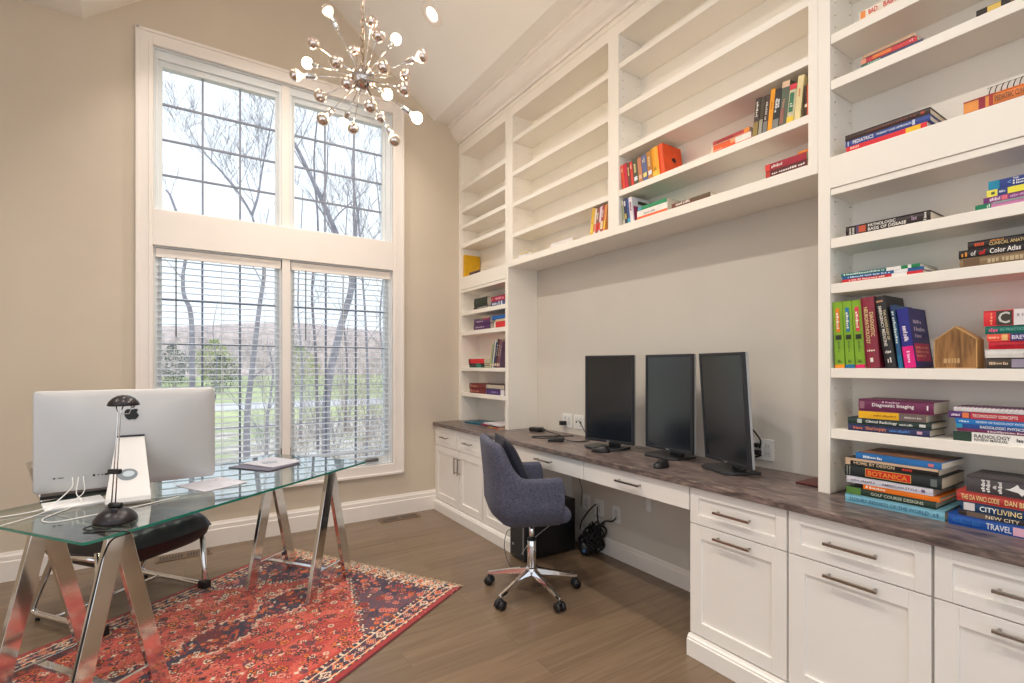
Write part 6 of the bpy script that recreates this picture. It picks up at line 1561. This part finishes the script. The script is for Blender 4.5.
tree('thin bare tree by the right edge of the right window', [base(385, 8.0), at(384, 380, 8), at(380, 320, 8), at(384, 260, 8), at(379, 205, 8), at(374, 150, 8)], .022, 21, 9, 3, limb_len=1.0, start=.25, kids=(5, 7))
tree('crooked bare tree at the left of the lower left window', [base(194, 9), at(192, 380, 9), at(192, 335, 9), at(190, 310, 9), at(184, 295, 9), at(183, 275, 9), at(186, 245, 9), at(172, 200, 9), at(166, 190, 9.1)], .045, 31, 5, 2, limb_len=.8, start=.6)
tree('forked bare tree filling the upper left window', [base(247, 9.2), at(247, 420, 9.2), at(252, 370, 9.2), at(259, 310, 9.2), at(264, 270, 9.2), at(257, 235, 9.2), at(252, 215, 9.2)], .055, 40, 3, 2, limb_len=.9, start=.2, forks=[
    ([at(252, 215, 9.2), at(240, 195, 9.2), at(222, 172, 9.2), at(204, 152, 9.2), at(190, 132, 9.3)], .020, 44, 10, 3, 1.1, .1, (5, 7)),
    ([at(252, 215, 9.2), at(258, 196, 9.25), at(262, 170, 9.25), at(268, 140, 9.25), at(274, 105, 9.3)], .022, 47, 10, 3, 1.0, .1, (5, 7))])
tree('low bare sapling with two stems in the lower left window', [base(266, 8.5), at(267, 425, 8.5), at(270, 400, 8.5), at(273, 370, 8.5), at(268, 345, 8.5)], .03, 52, 7, 3, limb_len=.8, start=.1)
for i, (u, y, lab) in enumerate(((300, 14, 'pale bare tree far behind the post in the right window'), (345, 15, 'grey bare tree in the middle distance of the right window'), (392, 13, 'bare tree glimpsed at the right jamb of the right window'), (215, 31, 'small bare tree beyond the road in the left window'))):
    top = 190 if y < 20 else 300
    tree(lab, [base(u, y), at(u + 2, 365, y), at(u - 2, 300 if y < 20 else 330, y), at(u + 3, top, y)], .040, 60 + i, 7, 3, (M['bark'], M['barkdark'])[i % 2], limb_len=1.9 if y < 20 else 2.2, start=.25)
# undergrowth: bare twiggy shrubs, each its own plant, copied and turned
def shrub_mesh(seed, m, leafy=None, n=20, H=1.6):
    rg = random.Random(seed); t = MB().use(m, False)
    for k in range(n):
        a = rg.uniform(0, 2 * PI); d = Vector((math.cos(a) * rg.uniform(.1, .7), math.sin(a) * rg.uniform(.1, .7), 1)).normalized()
        branch(t, rg, Vector((rg.uniform(-.25, .25), rg.uniform(-.25, .25), 0)), d, H * rg.uniform(.5, 1), .0055, 1, .5, .1, 4, (4, 6))
    if leafy:
        t.use(leafy)
        for k in range(900):
            a = rg.uniform(0, 2 * PI); z = rg.uniform(.12, 1) * H; r_ = rg.random() ** .5 * .75 * math.sin(min(1, z / H * 1.05) * PI * .86 + .25); p = Vector((r_ * math.cos(a), r_ * math.sin(a), z))
            u_ = Vector((rg.uniform(-1, 1), rg.uniform(-1, 1), rg.uniform(-1, 1))).normalized(); w_ = u_.orthogonal().normalized(); s = rg.uniform(.03, .06)
            t.add([p - u_ * s, p + w_ * s * .5, p + u_ * s, p - w_ * s * .5], [(0, 1, 2, 3)])
    return t
protos = []
for i, (seed, m, lf, lab) in enumerate(((1, M['twig'], None, 'bare brown twiggy shrub in the undergrowth beyond the lower windows'), (2, M['bark'], None, 'bare grey twiggy shrub in the undergrowth beyond the lower windows'), (3, M['twig'], M['budgreen'], 'shrub with fresh yellow-green leaves beyond the lower windows'), (4, M['barkdark'], M['evergreen'], 'dark evergreen bush beyond the lawn in the left window'))):
    o = shrub_mesh(seed, m, lf).build('shrub'); tag(o, lab, 'shrub', 'shrubs outside the window'); protos.append(o)
rg = random.Random(77); used = set()
def put_shrub(k, u, y, s, zs=1.0):
    o = protos[k]
    if k in used: o = o.copy(); COL.objects.link(o)
    used.add(k); p = at(u, 365, y); o.location = (p.x, p.y, GZ - .02 if y < 28 else GZ + (y - 28) * .023); o.rotation_euler = (0, 0, rg.uniform(0, 6.28)); o.scale = (s, s, s * zs); return o
for (k, u, y, s) in ((0, 300, 10.2, .9), (1, 330, 10.6, 1.0), (0, 366, 9.4, .9), (0, 374, 13, 1.0), (1, 388, 10.5, 1.1), (0, 346, 14, 1.3), (1, 312, 15, 1.2), (1, 262, 12.5, .7),
                     (3, 172, 42, 1.9), (3, 221, 36, 1.5), (2, 214, 44, 2.2), (0, 160, 52, 2.6), (1, 186, 47, 2.6), (0, 208, 55, 2.6), (1, 236, 50, 2.6), (0, 262, 46, 2.4), (2, 300, 36, 1.9), (0, 320, 42, 2.2), (1, 342, 38, 2.2), (0, 364, 34, 2.1), (1, 386, 38, 2.2)):
    put_shrub(k, u, y, s)
